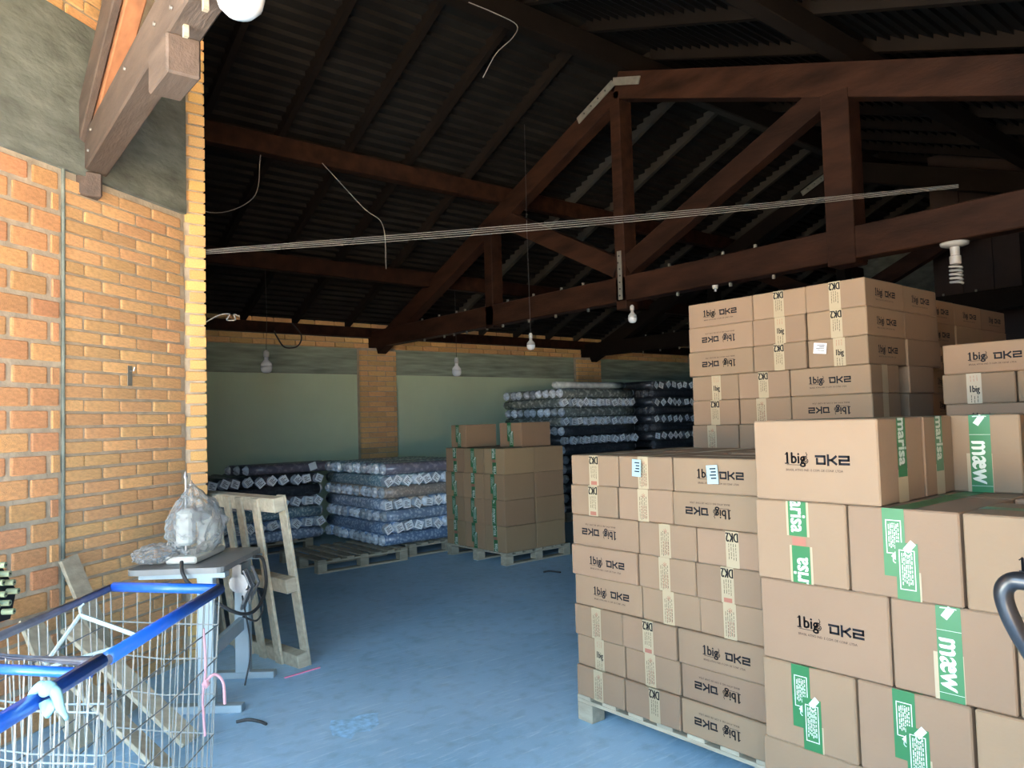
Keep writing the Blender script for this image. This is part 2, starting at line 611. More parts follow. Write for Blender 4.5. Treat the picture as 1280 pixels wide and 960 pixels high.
lay(wall_back, M_BRICKB, Vector((0, 9.99, 0)), X1, NY, 2.6, 13.2, 2.93, 3.01, .0757, .30, .011, rough=.002)
plate = MB().span((1.56, 9.86, 2.785), (15, 10.0, 2.925)).build('timber_plate', M_WOOD, wall_back)

# far end wall (grey render), dark boarded partition, closed part of the front wall
wr_ = MB().span((14.95, -.9, 0), (15.2, 10.2, 5.3))
wall_right = struct(wr_.build('wall_right', M_RENDER))
wd = MB().span((11.02, -.9, 0), (11.12, 4.16, 4.95))
wall_dark = struct(wd.build('wall_partition', M_DWALL))
for k in range(14):
    MB().span((10.99, 4.15 - (k + 1) * .36 + .006, 0), (11.022, 4.15 - k * .36 - .006, 4.6 - max(0, k - 0) * .13)).build('board', M_DWALL, wall_dark)
struct(MB().span((.55, -.46, 0), (15.2, -.30, 3.50)).build('wall_front', M_BRICK))

# ------------------------------------------------------------------ roof
SL = .46
YR = 4.95


SLF = .365


def zl(y):
    return 5.35 - (SL if y > YR else SLF) * abs(y - YR)


def lining(y0, y1):
    m = MB()
    n = int(abs(y1 - y0) / .105)
    sg = 1 if y1 > y0 else -1
    for i in range(n):
        a = y0 + sg * i * .105
        b = a + sg * .105
        za, zb = zl(a), zl(b)
        lip = .042
        if sg > 0:
            m.quad([(-3.2, a, za - lip), (15.2, a, za - lip), (15.2, b, zb), (-3.2, b, zb)])
            m.quad([(-3.2, a, za), (15.2, a, za), (15.2, a, za - lip), (-3.2, a, za - lip)])
        else:
            m.quad([(-3.2, a, za), (15.2, a, za), (15.2, b, zb - lip), (-3.2, b, zb - lip)])
            m.quad([(-3.2, b, zb - lip), (15.2, b, zb - lip), (15.2, b, zb), (-3.2, b, zb)])
    a, b = y0, y0 + sg * n * .105
    m.quad([(-3.2, a, zl(a) + .07), (15.2, a, zl(a) + .07), (15.2, b, zl(b) + .07), (-3.2, b, zl(b) + .07)])
    return m


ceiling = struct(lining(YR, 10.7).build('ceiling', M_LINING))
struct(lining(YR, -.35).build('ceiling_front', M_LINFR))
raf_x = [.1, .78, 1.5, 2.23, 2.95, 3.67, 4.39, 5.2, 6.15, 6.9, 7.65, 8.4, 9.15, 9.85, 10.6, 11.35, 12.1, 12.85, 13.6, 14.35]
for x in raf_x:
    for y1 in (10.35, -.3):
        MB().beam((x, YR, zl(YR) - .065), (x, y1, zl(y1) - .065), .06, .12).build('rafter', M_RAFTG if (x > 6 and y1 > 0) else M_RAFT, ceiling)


def purlin(name, x0, x1, y, z0, z1, w, m=M_WOOD):
    return struct(MB().span((x0, y - w / 2, z0), (x1, y + w / 2, z1)).build(name, m, bevel=.006))


purlin('beam_ridge', -.4, 14.9, YR, 4.975, 5.19, .12, M_RAFT)
purlin('trim_ridge_batten', 5.9, 14.9, YR, 4.955, 4.973, .10, M_RAFTG)  # added strip: the ridge beam's lit lower edge painted as paler timber
purlin('beam_purlin_1', 1.56, 14.9, 6.97, 4.115, 4.31, .12)
purlin('beam_purlin_2', 1.56, 14.9, 8.36, 3.30, 3.49, .12)
purlin('beam_purlin_3', -.4, 14.9, 2.73, 4.22, 4.40, .12, M_RAFT)
purlin('beam_purlin_4', -.4, 14.9, .95, 3.60, 3.75, .12, M_RAFT)


def truss(X, label, m=M_WOOD, bolts=True):
    t = empty('roof_truss', (X, YR, 2.63))

    def P(y, z):
        return (0, y - YR, z - 2.63)

    MB().beam(P(-.35, 2.755), P(9.98, 2.755), .15, .245).build('tie_beam', m, t, bevel=.008)
    MB().span((-.075, -.065, -.075), (.105, .065, 2.1)).build('king_post', m, t, bevel=.006)
    MB().span((-.075, 7.04 - YR - .075, -.02), (.085, 7.04 - YR + .075, 1.25)).build('queen_post', m, t, bevel=.006)
    MB().span((-.085, 2.73 - YR - .11, -.03), (.105, 2.73 - YR + .11, 1.30)).build('queen_post', m, t, bevel=.006)

    def zb(y):
        return 4.73 - (.437 if y > YR else .345) * abs(y - YR)

    MB().beam(P(YR + .02, zb(YR)), P(9.75, zb(9.75)), .145, .225).build('principal_rafter', m, t, bevel=.006)
    MB().beam(P(YR - .02, zb(YR) + .06), P(-.3, zb(-.3) + .06), .15, .26).build('principal_rafter', m, t, bevel=.006)
    MB().beam(P(6.75, 3.86), P(5.02, 2.98), .12, .20).build('strut', M_WOOD, t, bevel=.005)
    MB().beam(P(2.66, 4.03), P(4.88, 2.98), .12, .20).build('strut', M_WOOD, t, bevel=.005)
    s = MB()
    s.beam((-.083, .0, 2.185), (-.083, .50, 1.965), .01, .075)
    s.beam((-.083, .0, 2.20), (-.083, -.34, 2.09), .01, .075)
    st = s.build('apex_strap', M_ZINC, t)
    hm = MB().lathe([(.009, 0), (.009, .006)], 8, (0, 0, 0), Matrix.Rotation(R(-90), 3, 'Y')).mesh('bolt_head', M_CABLE)
    for q in (.1, .2, .3, .4):
        link('bolt_head', hm, st).location = (-.089, q, 2.185 - .44 * q)
    MB().span((-.088, -.028, .02), (-.078, .022, .50)).build('post_strap', M_ZINC, t)
    for q in range(7):
        link('bolt_head', hm, t).location = (-.089, random.uniform(-.012, .012), .06 + q * .065)
    if bolts:
        bm_ = MB().span((-.010, -.010, -.016), (.010, .010, .016)).mesh('bolt', M_ZINC)
        for y in [3.4, 3.75, 4.3, 5.5, 5.9, 6.3, 6.8, 7.2, 7.5, 7.75, 8.1, 8.5]:
            for z in (-.018, .262):
                o = link('bolt', bm_, t)
                o.location = (-.04, y - YR + random.uniform(-.08, .08), z)
    tag(t, label, 'roof truss', 'timber roof trusses')
    return t


truss(5.62, 'dark timber king post roof truss crossing the middle of the picture')
truss(10.07, 'dark timber roof truss behind the tall carton stack, partly hidden', M_RAFT)

# near truss end seated in the left wall
nt_ = empty('roof_truss', (.88, 4.80, 2.97))
MB().beam((.045, .12, .105), (-.10, -4.2, .105), .125, .21).build('tie_beam', M_WOODN, nt_, bevel=.008)
MB().span((-.075, -.10, -.145), (.065, .03, -.004)).build('corbel', M_WOODN, nt_, bevel=.01)
MB().span((-.090, -1.92, -.15), (.035, -1.67, .004)).build('post_end', M_WOODN, nt_, bevel=.008)
pegm = MB().box((0, 0, 0), (.018, .018, .05)).mesh('peg', M_PALLET)
for y in (-2.0, -2.22):
    o = link('peg', pegm, nt_)
    o.location = (-.045, y, -.018)
MB().beam((-.035, -.02, .22), (-.075, -2.6, 1.38), .04, .20).build('principal_rafter', M_WOODN, nt_, bevel=.006)
MB().beam((.032, -.02, .17), (-.005, -2.6, 1.33), .085, .17).build('brace_board', M_WOODR, nt_, bevel=.006)  # added board standing for the rafter's underside, its orange light in the colour
bm_ = MB().lathe([(.008, 0), (.008, .008)], 8, (0, 0, 0), Matrix.Rotation(R(-90), 3, 'Y')).mesh('bolt_head', M_STEEL)
for y, z in ((-.25, .06), (-.33, .15), (-1.2, .14), (-1.75, .1), (-1.95, .16), (-2.0, .05)):
    o = link('bolt_head', bm_, nt_)
    o.location = (-.02 + (y - .12) * .0336 - .066 + .045 + .02, y, z)
tag(nt_, 'weathered brown timber truss end seated in the orange brick wall', 'roof truss', 'timber roof trusses')

# ------------------------------------------------------------------ cartons
LOGO_W = .235


def logo(mb, M):
    """1big + DK2 + small company line, centred at the origin of M (u right, v up), ~.235 wide"""
    T = Matrix.Translation
    for du, dv in ((-.0016, -.0008), (.0016, -.0008), (0, .0012)):
        put_text(mb, '1big', .064, M @ T((-.070 + du, .004 + dv, 0)), sx=.9)
    mb.stroke([(-.1115, .020), (-.104, .026)], .004, M)
    mb.stroke([(-.112, -.0165), (-.098, -.0165)], .0045, M)
    # curl over the g
    cu = [(-.022 + .0145 * (1 - k / 26) * math.cos(k * .55 + 1.2), -.004 + .0145 * (1 - k / 26) * math.sin(k * .55 + 1.2)) for k in range(22)]
    mb.stroke(cu, .0035, M)
    mb.stroke([(-.020, .012), (-.016, .02), (-.02, .028)], .003, M)
    mb.stroke([(-.105, -.022), (-.045, -.022)], .002, M)
    w, t = .036, .0090
    x = .022
    h = .0145
    mb.stroke([(x, h), (x + w, h), (x + w, -h), (x + .004, -h), (x + .004, .004)], t, M)
    x += .050
    mb.stroke([(x, h + .004), (x, -h - .004)], t, M)
    mb.stroke([(x + .006, 0), (x + .014, 0), (x + .032, h)], t, M)
    mb.stroke([(x + .014, 0), (x + .032, -h)], t, M)
    x += .047
    mb.stroke([(x, h), (x + w, h), (x + w, 0), (x, 0), (x, -h), (x + w, -h)], t, M)
    put_text(mb, 'BRASIL ATIVO IND. E COM. DE CONF. LTDA', .0125, M @ T((.01, -.043, 0)), sx=.98)


def face_M(side, L, W, H, off=.0007):
    """matrix of the plane of a side: u right, v up as seen from outside, origin at its centre"""
    if side == '-y':
        return Matrix(((1, 0, 0, 0), (0, 0, -1, -W / 2 - off), (0, 1, 0, H / 2), (0, 0, 0, 1)))
    if side == '+y':
        return Matrix(((-1, 0, 0, 0), (0, 0, 1, W / 2 + off), (0, 1, 0, H / 2), (0, 0, 0, 1)))
    if side == '-x':
        return Matrix(((0, 0, -1, -L / 2 - off), (-1, 0, 0, 0), (0, 1, 0, H / 2), (0, 0, 0, 1)))
    if side == '+x':
        return Matrix(((0, 0, 1, L / 2 + off), (1, 0, 0, 0), (0, 1, 0, H / 2), (0, 0, 0, 1)))


CACHE = {}


def rect(mb, M, u0, v0, u1, v1, mi=0):
    mb.quad([M @ Vector(p) for p in ((u0, v0, 0), (u1, v0, 0), (u1, v1, 0), (u0, v1, 0))], mi)


def fine_lines(mb, M, u0, u1, v0, v1, n, rnd, w=.0022):
    """illegible small print running up the tape"""
    for i in range(n):
        u = u0 + (u1 - u0) * (i + .5) / n
        v = v0 + rnd.uniform(0, .15) * (v1 - v0)
        while v < v1 - .004:
            l = rnd.uniform(.006, .018)
            rect(mb, M, u - w / 2, v, u + w / 2, min(v + l, v1))
            v += l + rnd.uniform(.002, .005)


def carton_parts(L, W, H, kind, var, flip, m):
    key = (L, W, H, kind, var, flip, m.name)
    if key in CACHE:
        return CACHE[key]
    rnd = random.Random(str(key))
    R180 = Matrix.Rotation(math.pi, 4, 'Z') if flip else Matrix.Identity(4)
    body = MB().span((-L / 2, -W / 2, 0), (L / 2, W / 2, H)).mesh('cardboard_box', m, bevel=.0045)
    lg = MB()
    for sd in ('-y',):
        logo(lg, face_M(sd, L, W, H) @ R180 @ Matrix.Translation((rnd.uniform(-.015, .015), .004, 0)) @ Matrix.Scale(.83 * min(1, L / .42), 4))
    lgm = lg.mesh('logo_print', M_INK)
    tp, pr, rd = MB(), MB(), MB()
    if kind == 'small':
        for sd in ('-x', '+x'):
            Mf = face_M(sd, L, W, H)
            c = rnd.uniform(-.02, .03)
            rect(tp, Mf, c - .031, -H / 2, c + .031, H / 2)
            if sd == '+x':
                continue
            Mp = face_M(sd, L, W, H, .0011) @ Matrix.Translation((c, 0, 0))
            if var in (0, 2):
                [put_text(pr, 'DK2', .054, Mp @ Matrix.Translation((du, H / 2 - .022, 0)) @ Matrix.Rotation(math.pi, 4, 'Z'), sx=.58) for du in (-.0018, 0, .0018)]
                fine_lines(pr, Mp, -.022, .022, -H / 2 + .03, H / 2 - .05, 4, rnd)
                rect(rd, Mp, -.02, -H / 2 + .004, .02, -H / 2 + .022) if var == 2 else None
            elif var == 1:
                fine_lines(pr, Mp, -.024, .024, -H / 2, H / 2 - .03, 5, rnd)
                put_text(rd, '*', .05, Mp @ Matrix.Translation((.004, H / 2 - .04, 0)))
                fine_lines(rd, Mp, -.012, .022, -H / 2 + .01, 0, 3, rnd)
            else:
                [put_text(pr, '1big', .044, Mp @ Matrix.Translation((du, -.004, 0)), sx=.62) for du in (-.0012, .0012)]
                fine_lines(pr, Mp, -.02, .02, -H / 2, -.03, 3, rnd)
                fine_lines(rd, Mp, -.02, .02, .03, H / 2 - .01, 3, rnd)
        rect(tp, Matrix.Translation((0, 0, H + .0007)), -L / 2, -.031, L / 2, .031)
        tm, pm, rm = tp.mesh('packing_tape', M_TAPE), pr.mesh('tape_print', M_INK), (rd.mesh('red_print', M_REDINK) if rd.v else None)
    else:
        for sd in ('-x', '+x'):
            Mf = face_M(sd, L, W, H)
            Mp = face_M(sd, L, W, H, .0011)
            Mq = face_M(sd, L, W, H, .0015)
            if sd == ('-x' if var == 3 else '+x'):
                rect(tp, Mf, -.033, -H / 2, .033, H / 2, 0)
                continue
            if var == 0:        # marisa tape torn in two lengths
                for (v0, v1, u0, txt, tv, ra) in ((.02, H / 2, -.004, 'marisa', .112, -90), (-H / 2, -.012, .004, 'marisa', -.128, 90)):
                    rect(tp, Mf, u0 - .041, v0, u0 + .041, v1, 1)
                    rect(tp, Mp, u0 - .033, v0, u0 + .033, v1, 0)
                    T_ = Mq @ Matrix.Translation((u0, tv, 0)) @ Matrix.Rotation(R(ra), 4, 'Z')
                    sub = MB()
                    for kz, (du, dv) in enumerate(((0, 0), (.003, .0), (0, .0024), (.003, .0024))):
                        put_text(sub, txt, .080, T_ @ Matrix.Translation((du, dv, kz * .00025)), sx=.74)
                    Mi = Mq.inverted()
                    base = len(pr.v)
                    # keep only lettering inside the strip length
                    vv = []
                    for p in sub.v:
                        q = Mi @ Vector(p)
                        q.y = min(max(q.y, v0), v1)
                        vv.append(tuple(Mq @ q))
                    pr.v += vv
                    for f in sub.f:
                        pr.f.append(tuple(base + i for i in f)); pr.mi.append(0)
                rect(rd, Mq, -.026, -.012, .024, .016)
            elif var == 3:      # one length of marisa tape ending above a cream length
                rect(tp, Mf, -.036, -H / 2, .036, -.03, 1)
                rect(tp, Mp, -.033, -.055, .033, H / 2, 0)
                sub = MB()
                for kz, (du, dv) in enumerate(((0, 0), (.003, 0), (0, .0028), (.003, .0028))):
                    put_text(sub, 'marisa', .080, Mq @ Matrix.Translation((dv, .062 - du, kz * .00025)) @ Matrix.Rotation(R(-90), 4, 'Z'), sx=.74)
                Mi = Mq.inverted()
                for p in sub.v:
                    q = Mi @ Vector(p)
                    q.y = min(max(q.y, -.055), H / 2)
                    pr.v.append(tuple(Mq @ q))
                pr.f += sub.f
                pr.mi += sub.mi
            elif var == 1:      # two overlapping lengths with outlined text panels and tag icon
                for (u0, v0, v1, o_, up_) in ((-.022, -.07, H / 2, 0, 1), (.014, -H / 2, .035, .0004, -1)):
                    Ma = face_M(sd, L, W, H, .0009 + o_)
                    Mb = face_M(sd, L, W, H, .0012 + o_)
                    rect(tp, Ma, u0 - .033, v0, u0 + .033, v1, 0)
                    pa, pb = (.0, .10) if up_ > 0 else (-.105, .012)
                    w_ = .0028
                    for a in (((-.022, pa), (.022, pa)), ((.022, pa), (.022, pb)), ((.022, pb), (-.022, pb)), ((-.022, pb), (-.022, pa))):
                        pr.stroke([(u0 + a[0][0], a[0][1]), (u0 + a[1][0], a[1][1])], w_, Mb)
                    fine_lines(pr, Mb @ Matrix.Translation((u0, 0, 0)), -.017, .017, pa + .008, pb - .008, 6, rnd, .0030)
                    ty = pb + .002 if up_ < 0 else pa - .012
                    pr.stroke([(u0 + .004, ty + .004), (u0 + .014, ty + .016)], .020, Mb)
                    pr.stroke([(u0 + .004 + .009 * math.cos(k * .7), ty - .008 + .009 * math.sin(k * .7)) for k in range(10)], .003, Mb)
                rect(tp, Mf, -.014, -H / 2, .052, -.05, 1)
            else:               # maew lettering
                rect(tp, Mf, -.046, -H / 2, .036, 0, 1)
                rect(tp, Mp, -.034, -H / 2, .034, H / 2, 0)
                put_text(pr, 'mæw', .088, Mq @ Matrix.Translation((0, -.03, 0)) @ Matrix.Rotation(R(-90), 4, 'Z'), sx=.80)
                put_text(pr, 'mæw', .088, Mq @ Matrix.Translation((-.002, -.028, .0001)) @ Matrix.Rotation(R(-90), 4, 'Z'), sx=.80)
                put_text(pr, 'mæw', .088, Mq @ Matrix.Translation((.002, -.032, .0002)) @ Matrix.Rotation(R(-90), 4, 'Z'), sx=.80)
                pr.stroke([(-.006, H / 2 - .026), (.004, H / 2 - .012)], .020, Mq)
                pr.stroke([(-.02, H / 2 - .006), (.0, H / 2 - .004), (.022, H / 2 - .006)], .003, Mq)
                pr.stroke([(-.033, H / 2 - .07), (.033, H / 2 - .07)], .0012, Mq)
                pr.stroke([(-.033, -H / 2 + .022), (.033, -H / 2 + .022)], .0012, Mq)
        rect(tp, Matrix.Translation((0, 0, H + .0007)), -L / 2, -.033, L / 2, .033, 0)
        tm, pm, rm = tp.mesh('packing_tape', [M_GTAPE, M_TAPE]), pr.mesh('tape_print', M_WINK), (rd.mesh('red_print', M_REDINK) if rd.v else None)
    CACHE[key] = (body, lgm, tm, pm, rm)
    return CACHE[key]


def carton(x, y, z, rot, L, W, H, kind, var, flip, label, group, m=None, parts=True, printed=True):
    m = m or M_CARD
    body, lgm, tm, pm, rm = carton_parts(L, W, H, kind, var, flip, m)
    o = link('cardboard_box', body)
    o.location = (x, y, z)
    o.rotation_euler = (0, 0, rot)
    tag(o, label, 'cardboard box', group)
    if parts:
        if printed:
            link('logo_print', lgm, o)
        t = link('packing_tape', tm, o)
        link('tape_print', pm, t)
        if rm:
            link('red_print', rm, t)
    return o


def sticker(box, side_pos, size, m, rot=0.0):
    """small label stuck on the world -X face of a box"""
    s = MB()
    s.span((-.001, -size[0] / 2, -size[1] / 2), (0, size[0] / 2, size[1] / 2))
    o = s.build('label_sticker', m, box)
    box_M = Matrix.Translation(box.location) @ Matrix.Rotation(box.rotation_euler[2], 4, 'Z')
    o.matrix_local = box_M.inverted() @ Matrix.Translation(side_pos) @ Matrix.Rotation(rot, 4, 'X')
    p = MB()
    for k in range(4):
        p.span((-.0016, -size[0] * .35, size[1] * (.28 - k * .17)), (-.0012, size[0] * random.uniform(.05, .35), size[1] * (.28 - k * .17) + size[1] * .07))
    p.build('label_print', M_INK, o)


def stack(name, X, Y, z0, rows, H, kind, back, seed, m=None, Lx=.43, Wx=.315, gap=.007, second=True, third=False, printed=True):
    """rows are given top to bottom as strings such as 'LtT': L long side to -X, t short side; lower case after = flip mark.
    Each entry: list of (code, variant, flip).  Y is the far (high Y) end, boxes run towards -Y."""
    rnd = random.Random(seed)
    n = len(rows)
    out = {}
    for i, row in enumerate(rows):
        z = z0 + (n - 1 - i) * (H + .0012) + .001
        lay_name = 'top layer' if i == 0 else ('bottom layer' if i == n - 1 else ORD[i] + ' layer down')
        if i == n - 1 and n == 1:
            lay_name = 'top layer'
        for depth in range(1 + (1 if second else 0) + (1 if third else 0)):
            y = Y + rnd.uniform(-.008, .008)
            xoff = 0 if depth == 0 else Lx + gap + (depth - 1) * (Lx + gap)
            xj = rnd.uniform(-.007, .007) if depth == 0 else .004
            for j, (c, var, flip) in enumerate(row):
                w = Lx if c == 'L' else Wx
                d = Wx if c == 'L' else Lx
                yc = y - w / 2
                y -= w + gap
                xc = X + xj + xoff + d / 2 + (rnd.uniform(-.003, .003) if depth == 0 else 0)
                rot = -math.pi / 2 if c == 'L' else 0
                pos = ['left', 'middle', 'right'][j] if len(row) == 3 else ORD[j]
                if depth == 0:
                    lab = f'{back[0]} {"printed long side" if c == "L" else "taped short side"} out, {pos}, {lay_name}, {back[1]}'
                else:
                    lab = f'{back[0]}, {pos} of {["", "second", "third"][depth]} row, {lay_name}, {back[1]}'
                o = carton(xc, yc, z, rot + (rnd.uniform(-.012, .012) if depth == 0 else rnd.uniform(-.003, .003)), Lx, Wx, H, kind, var, flip, lab, name, m, parts=(depth == 0 or i == 0), printed=printed)
                out[(i, j, depth)] = o
    return out


def L(f=False):
    return ('L', 0, f)


def T(v=0):
    return ('T', v, False)


front_rows = [[T(2), T(1), L()], [T(2), T(1), L(True)], [L(True), T(1), T(0)], [L(), T(1), T(2)], [L(), T(1), T(1)],
              [T(1), T(2), L()], [T(3), T(1), L(True)], [T(1), T(0), L(True)]]
fs = stack('cartons of the front pallet stack', 2.685, 2.775, .128, front_rows, .1475, 'small', ('small brown carton', 'front pallet stack'), 3)
sticker(fs[(0, 1, 0)], (2.6745, 2.33, 1.265), (.052, .078), M_LABEL, .05)
sticker(fs[(0, 2, 0)], (2.6745, 1.915, 1.25), (.055, .078), M_LABEL, -.06)
tall_rows = [[L(), T(0), T(0)], [L(True), T(3), T(0)], [L(True), T(0), T(3)], [T(3), T(0), L()], [T(0), T(1), L(True)], [T(1), T(0), L()],
             [L(), T(1), T(0)], [L(True), T(3), T(0)], [L(), T(1), T(2)], [T(3), T(0), L()], [T(0), T(1), L(True)], [T(1), T(0), L()], [T(1), T(0), L(True)], [T(1), T(0), L()]]
ts = stack('cartons of the tall stack', 3.76, 2.82, .128, tall_rows, .1445, 'small', ('small tan carton', 'tall stack under the truss'), 5, Lx=.435, Wx=.315)
sticker(ts[(2, 2, 0)], (3.748, 1.985, 1.83), (.07, .055), M_WLABEL, .12)
st5_rows = [[L(), T(3), T(0)]] + [[T(3), T(1), L()], [L(), T(1), T(0)]] * 5 + [[L(), T(3), T(0)]]
stack('cartons of the shaded stack by the right edge', 3.85, 1.44, .12, st5_rows, .1385, 'small', ('small shaded carton', 'stack at right edge'), 8, Lx=.40, Wx=.30, second=False)
st6_rows = [[T(0), T(1), T(2)]] * 14
stack('cartons of the dim stack at the back right', 4.80, 2.84, .128, st6_rows, .1447, 'small', ('dim brown carton', 'dim rightmost stack'), 9, M_CARDD, Lx=.46, Wx=.315, third=True)

near_rows = [[T(0), T(1), L()], [L(), T(2), T(0)], [T(1), T(1), L()], [L(), T(2), T(1)]]
stack('large cartons of the near stack', 2.38, 1.53, .104, near_rows, .2725, 'big', ('large carton', 'near green-taped stack'), 12, Lx=.44, Wx=.328, third=True)
zt = .104 + 4 * .2737 + .002
g = 'large cartons on top of the near stack'
carton(2.545, 1.305, zt, -math.pi / 2 - .0, .435, .33, .273, 'big', 3, False, 'large pale carton with black logo alone at the left on top of near stack', g)
carton(2.845, 1.30, zt, -math.pi / 2 + .02, .42, .255, .273, 'big', 3, False, 'large carton with narrow green taped end squeezed between two top cartons', g)
carton(3.155, 1.005, zt, 0, .34, .25, .273, 'big', 2, False, 'orange-lit carton with broad green tape on top of near stack', g)

back_rows = [[T(0), T(1), T(0)], [T(1), T(0), T(1)], [T(1), T(1), T(2)], [T(0), T(1), T(0)]]
stack('cartons of the far pallet stack', 4.965, 7.185, .13, back_rows, .2685, 'big', ('brown carton', 'far stack beside fabric rolls'), 21, M_CARDD, Lx=.42, Wx=.348, printed=False)
zt = .13 + 4 * .2697 + .002
carton(5.30, 7.08, zt, 0, .44, .29, .255, 'big', 1, False, 'plain brown carton at the left on top of the far stack', 'cartons topping the far stack', M_CARDD, printed=False)
carton(5.52, 6.42, zt, .02, .43, .37, .265, 'big', 1, False, 'plain brown carton at the right on top of the far stack', 'cartons topping the far stack', M_CARDD, printed=False)

# ------------------------------------------------------------------ pallets
PAL = {}


def pallet(name_lab, loc, rz, lx=1.2, ly=1.0, h=.122, boards=7, runners=True):
    t = empty('wooden_pallet', loc, rz)
    key = (lx, ly, h, boards)
    if key not in PAL:
        PAL[key] = (MB().span((-.045, -ly / 2, 0), (.045, ly / 2, .018)).mesh('deck_board', M_PALLET, bevel=.002),
                    MB().span((-.05, -.045, 0), (.05, .045, h - .054)).mesh('block', M_PALLET, bevel=.003),
                    MB().span((-lx / 2, -.045, 0), (lx / 2, .045, .018)).mesh('runner', M_PALLET, bevel=.002))
    d, b, r = PAL[key]
    for i in range(boards):
        o = link('deck_board', d, t)
        o.location = (-lx / 2 + .045 + i * (lx - .09) / (boards - 1), 0, h - .018)
    for j in (-1, 0, 1):
        for z in ((0, h - .036) if runners else (h - .036,)):
            o = link('runner', r, t)
            o.location = (0, j * (ly / 2 - .045), z)
        for i in ((-1, 0, 1) if runners else (-1, 1)):
            o = link('block', b, t)
            o.location = (i * (lx / 2 - .05), j * (ly / 2 - .045), .018)
            if not runners:
                o.scale = (1, 1, (h - .036) / (h - .054))
                o.location.z = 0
    tag(t, name_lab, 'pallet', 'wooden pallets')
    return t


pallet('wooden pallet under the small cartons of the front stack', (3.14, 2.235, 0), R(90), lx=1.10, ly=.9, h=.126, runners=False)
pallet('wooden pallet hidden under the tall carton stack', (4.2, 2.28, 0), R(90), lx=1.12, ly=.9, h=.126)
pallet('wooden pallet under the large green-taped cartons nearest the camera', (2.88, .99, 0), R(90), lx=1.1, ly=1.0, h=.102)
pallet('wooden pallet under the brown carton stack beside the fabric rolls', (5.42, 6.655, 0), 0, lx=.92, ly=1.06, h=.128)
pallet('wooden pallet hidden under the shaded carton stack at right', (4.06, .92, 0), R(90), lx=1.05, ly=.44, h=.118)
pallet('wooden pallet hidden under the dim carton stack at back right', (5.5, 2.36, 0), R(90), lx=1.0, ly=1.4, h=.126)
ep = pallet('empty wooden pallet lying flat before the blue fabric rolls', (3.93, 7.71, 0), 0, lx=1.06, ly=.97, h=.138, boards=7)

# ------------------------------------------------------------------ fabric rolls, cross-stacked
ROLL_L = 1.36


def roll_meshes(rad, Ln, seed):
    rnd = random.Random(seed)
    b = MB().tube([(0, -Ln / 2 + .05, 0), (0, -Ln / 4, .0), (0, 0, 0), (0, Ln / 4, .0), (0, Ln / 2 - .05, 0)], rad, 12)
    e = MB()
    n = 12
    for sg in (-1,):
        base = len(e.v)
        for (yy, rr) in ((Ln / 2 - .075, 1.006), (Ln / 2 - .035, 1.0), (Ln / 2 - .010, .72), (Ln / 2, .30)):
            for j in range(n):
                t = 2 * math.pi * j / n
                q = rad * rr * rnd.uniform(.84, 1.0)
                e.v.append((q * math.cos(t), sg * (yy + rnd.uniform(-.012, .008)), q * math.sin(t)))
        for i in range(3):
            for j in range(n):
                a = base + i * n
                f = (a + j, a + (j + 1) % n, a + n + (j + 1) % n, a + n + j)
                e.f.append(f if sg < 0 else f[::-1]); e.mi.append(0)
        f = tuple(base + 3 * n + j for j in range(n))
        e.f.append(f); e.mi.append(0)
    return b, e


ROLLS = {}


def get_roll(rad, Ln, var, fab, endm):
    k = (rad, Ln, var, fab.name, endm.name)
    if k not in ROLLS:
        b, e = roll_meshes(rad, Ln, str((rad, Ln, var)))
        ROLLS[k] = (b.mesh('fabric_roll', fab, smooth=True), e.mesh('film_end', endm))
    return ROLLS[k]


tag_me = MB().box((0, 0, 0), (.098, .003, .092)).mesh('paper_tag', M_TAG)
tag_print = MB()
for k in range(4):
    tag_print.span((-.03, -.0024, .02 - k * .016), (.005 + .025 * (k % 2), -.0018, .026 - k * .016))
tag_pm = tag_print.mesh('tag_print', M_INK)


def pile(name, where, X, Y, z0, lx, ly, layers, rad, seed, fabs, endm=M_FILMEND, sparse=0, first_dir='X'):
    """log-cabin pile; layers counted from the bottom; -X/-Y corner at (X, Y)"""
    rnd = random.Random(seed)
    for k in range(layers):
        d = first_dir if k % 2 == 0 else ('Y' if first_dir == 'X' else 'X')
        z = z0 + rad + k * (2 * rad + .002)
        Ln = lx if d == 'X' else ly
        across = ly if d == 'X' else lx
        n = int(across / (2 * rad + .003))
        step = (across - 2 * rad) / (n - 1)
        fab = fabs[k] if isinstance(fabs[k], list) else [fabs[k]]
        idx = range(n)
        if k < sparse:
            idx = [0, n // 2, n - 1]
        fromtop = layers - 1 - k
        lname = 'top layer' if fromtop == 0 else ('bottom layer' if k == 0 else ORD[fromtop] + ' layer down')
        for i in idx:
            b, e = get_roll(rad, round(Ln + 0.0, 3), rnd.randint(0, 2), FAB[rnd.choice(fab)], endm)
            o = link('fabric_roll', b)
            p = rad + i * step
            jit = rnd.uniform(-.02, .02)
            if d == 'X':
                o.location = (X + lx / 2 + jit, Y + p, z)
                o.rotation_euler = (0, rnd.uniform(-.5, .5) * 0, R(90))
                lab = f'film-wrapped fabric roll lying sideways, {ORD[i]} from front, {lname}, {where}'
            else:
                o.location = (X + p, Y + ly / 2 + jit, z)
                lab = f'film-wrapped fabric roll end-on, {ORD[i]} from left, {lname}, {where}'
            tag(o, lab, 'fabric roll', name)
            link('film_end', e, o)
            link('film_end', e, o).rotation_euler = (0, 0, math.pi)
            if d == 'Y' and k >= sparse:
                tg = link('paper_tag', tag_me, o)
                tg.location = (rnd.uniform(-.015, .015), -ly / 2 - .014, rnd.uniform(-.012, .012))
                tg.rotation_euler = (rnd.uniform(-.1, .1), rnd.uniform(-.9, .9), rnd.uniform(-.15, .15))
                link('tag_print', tag_pm, tg)


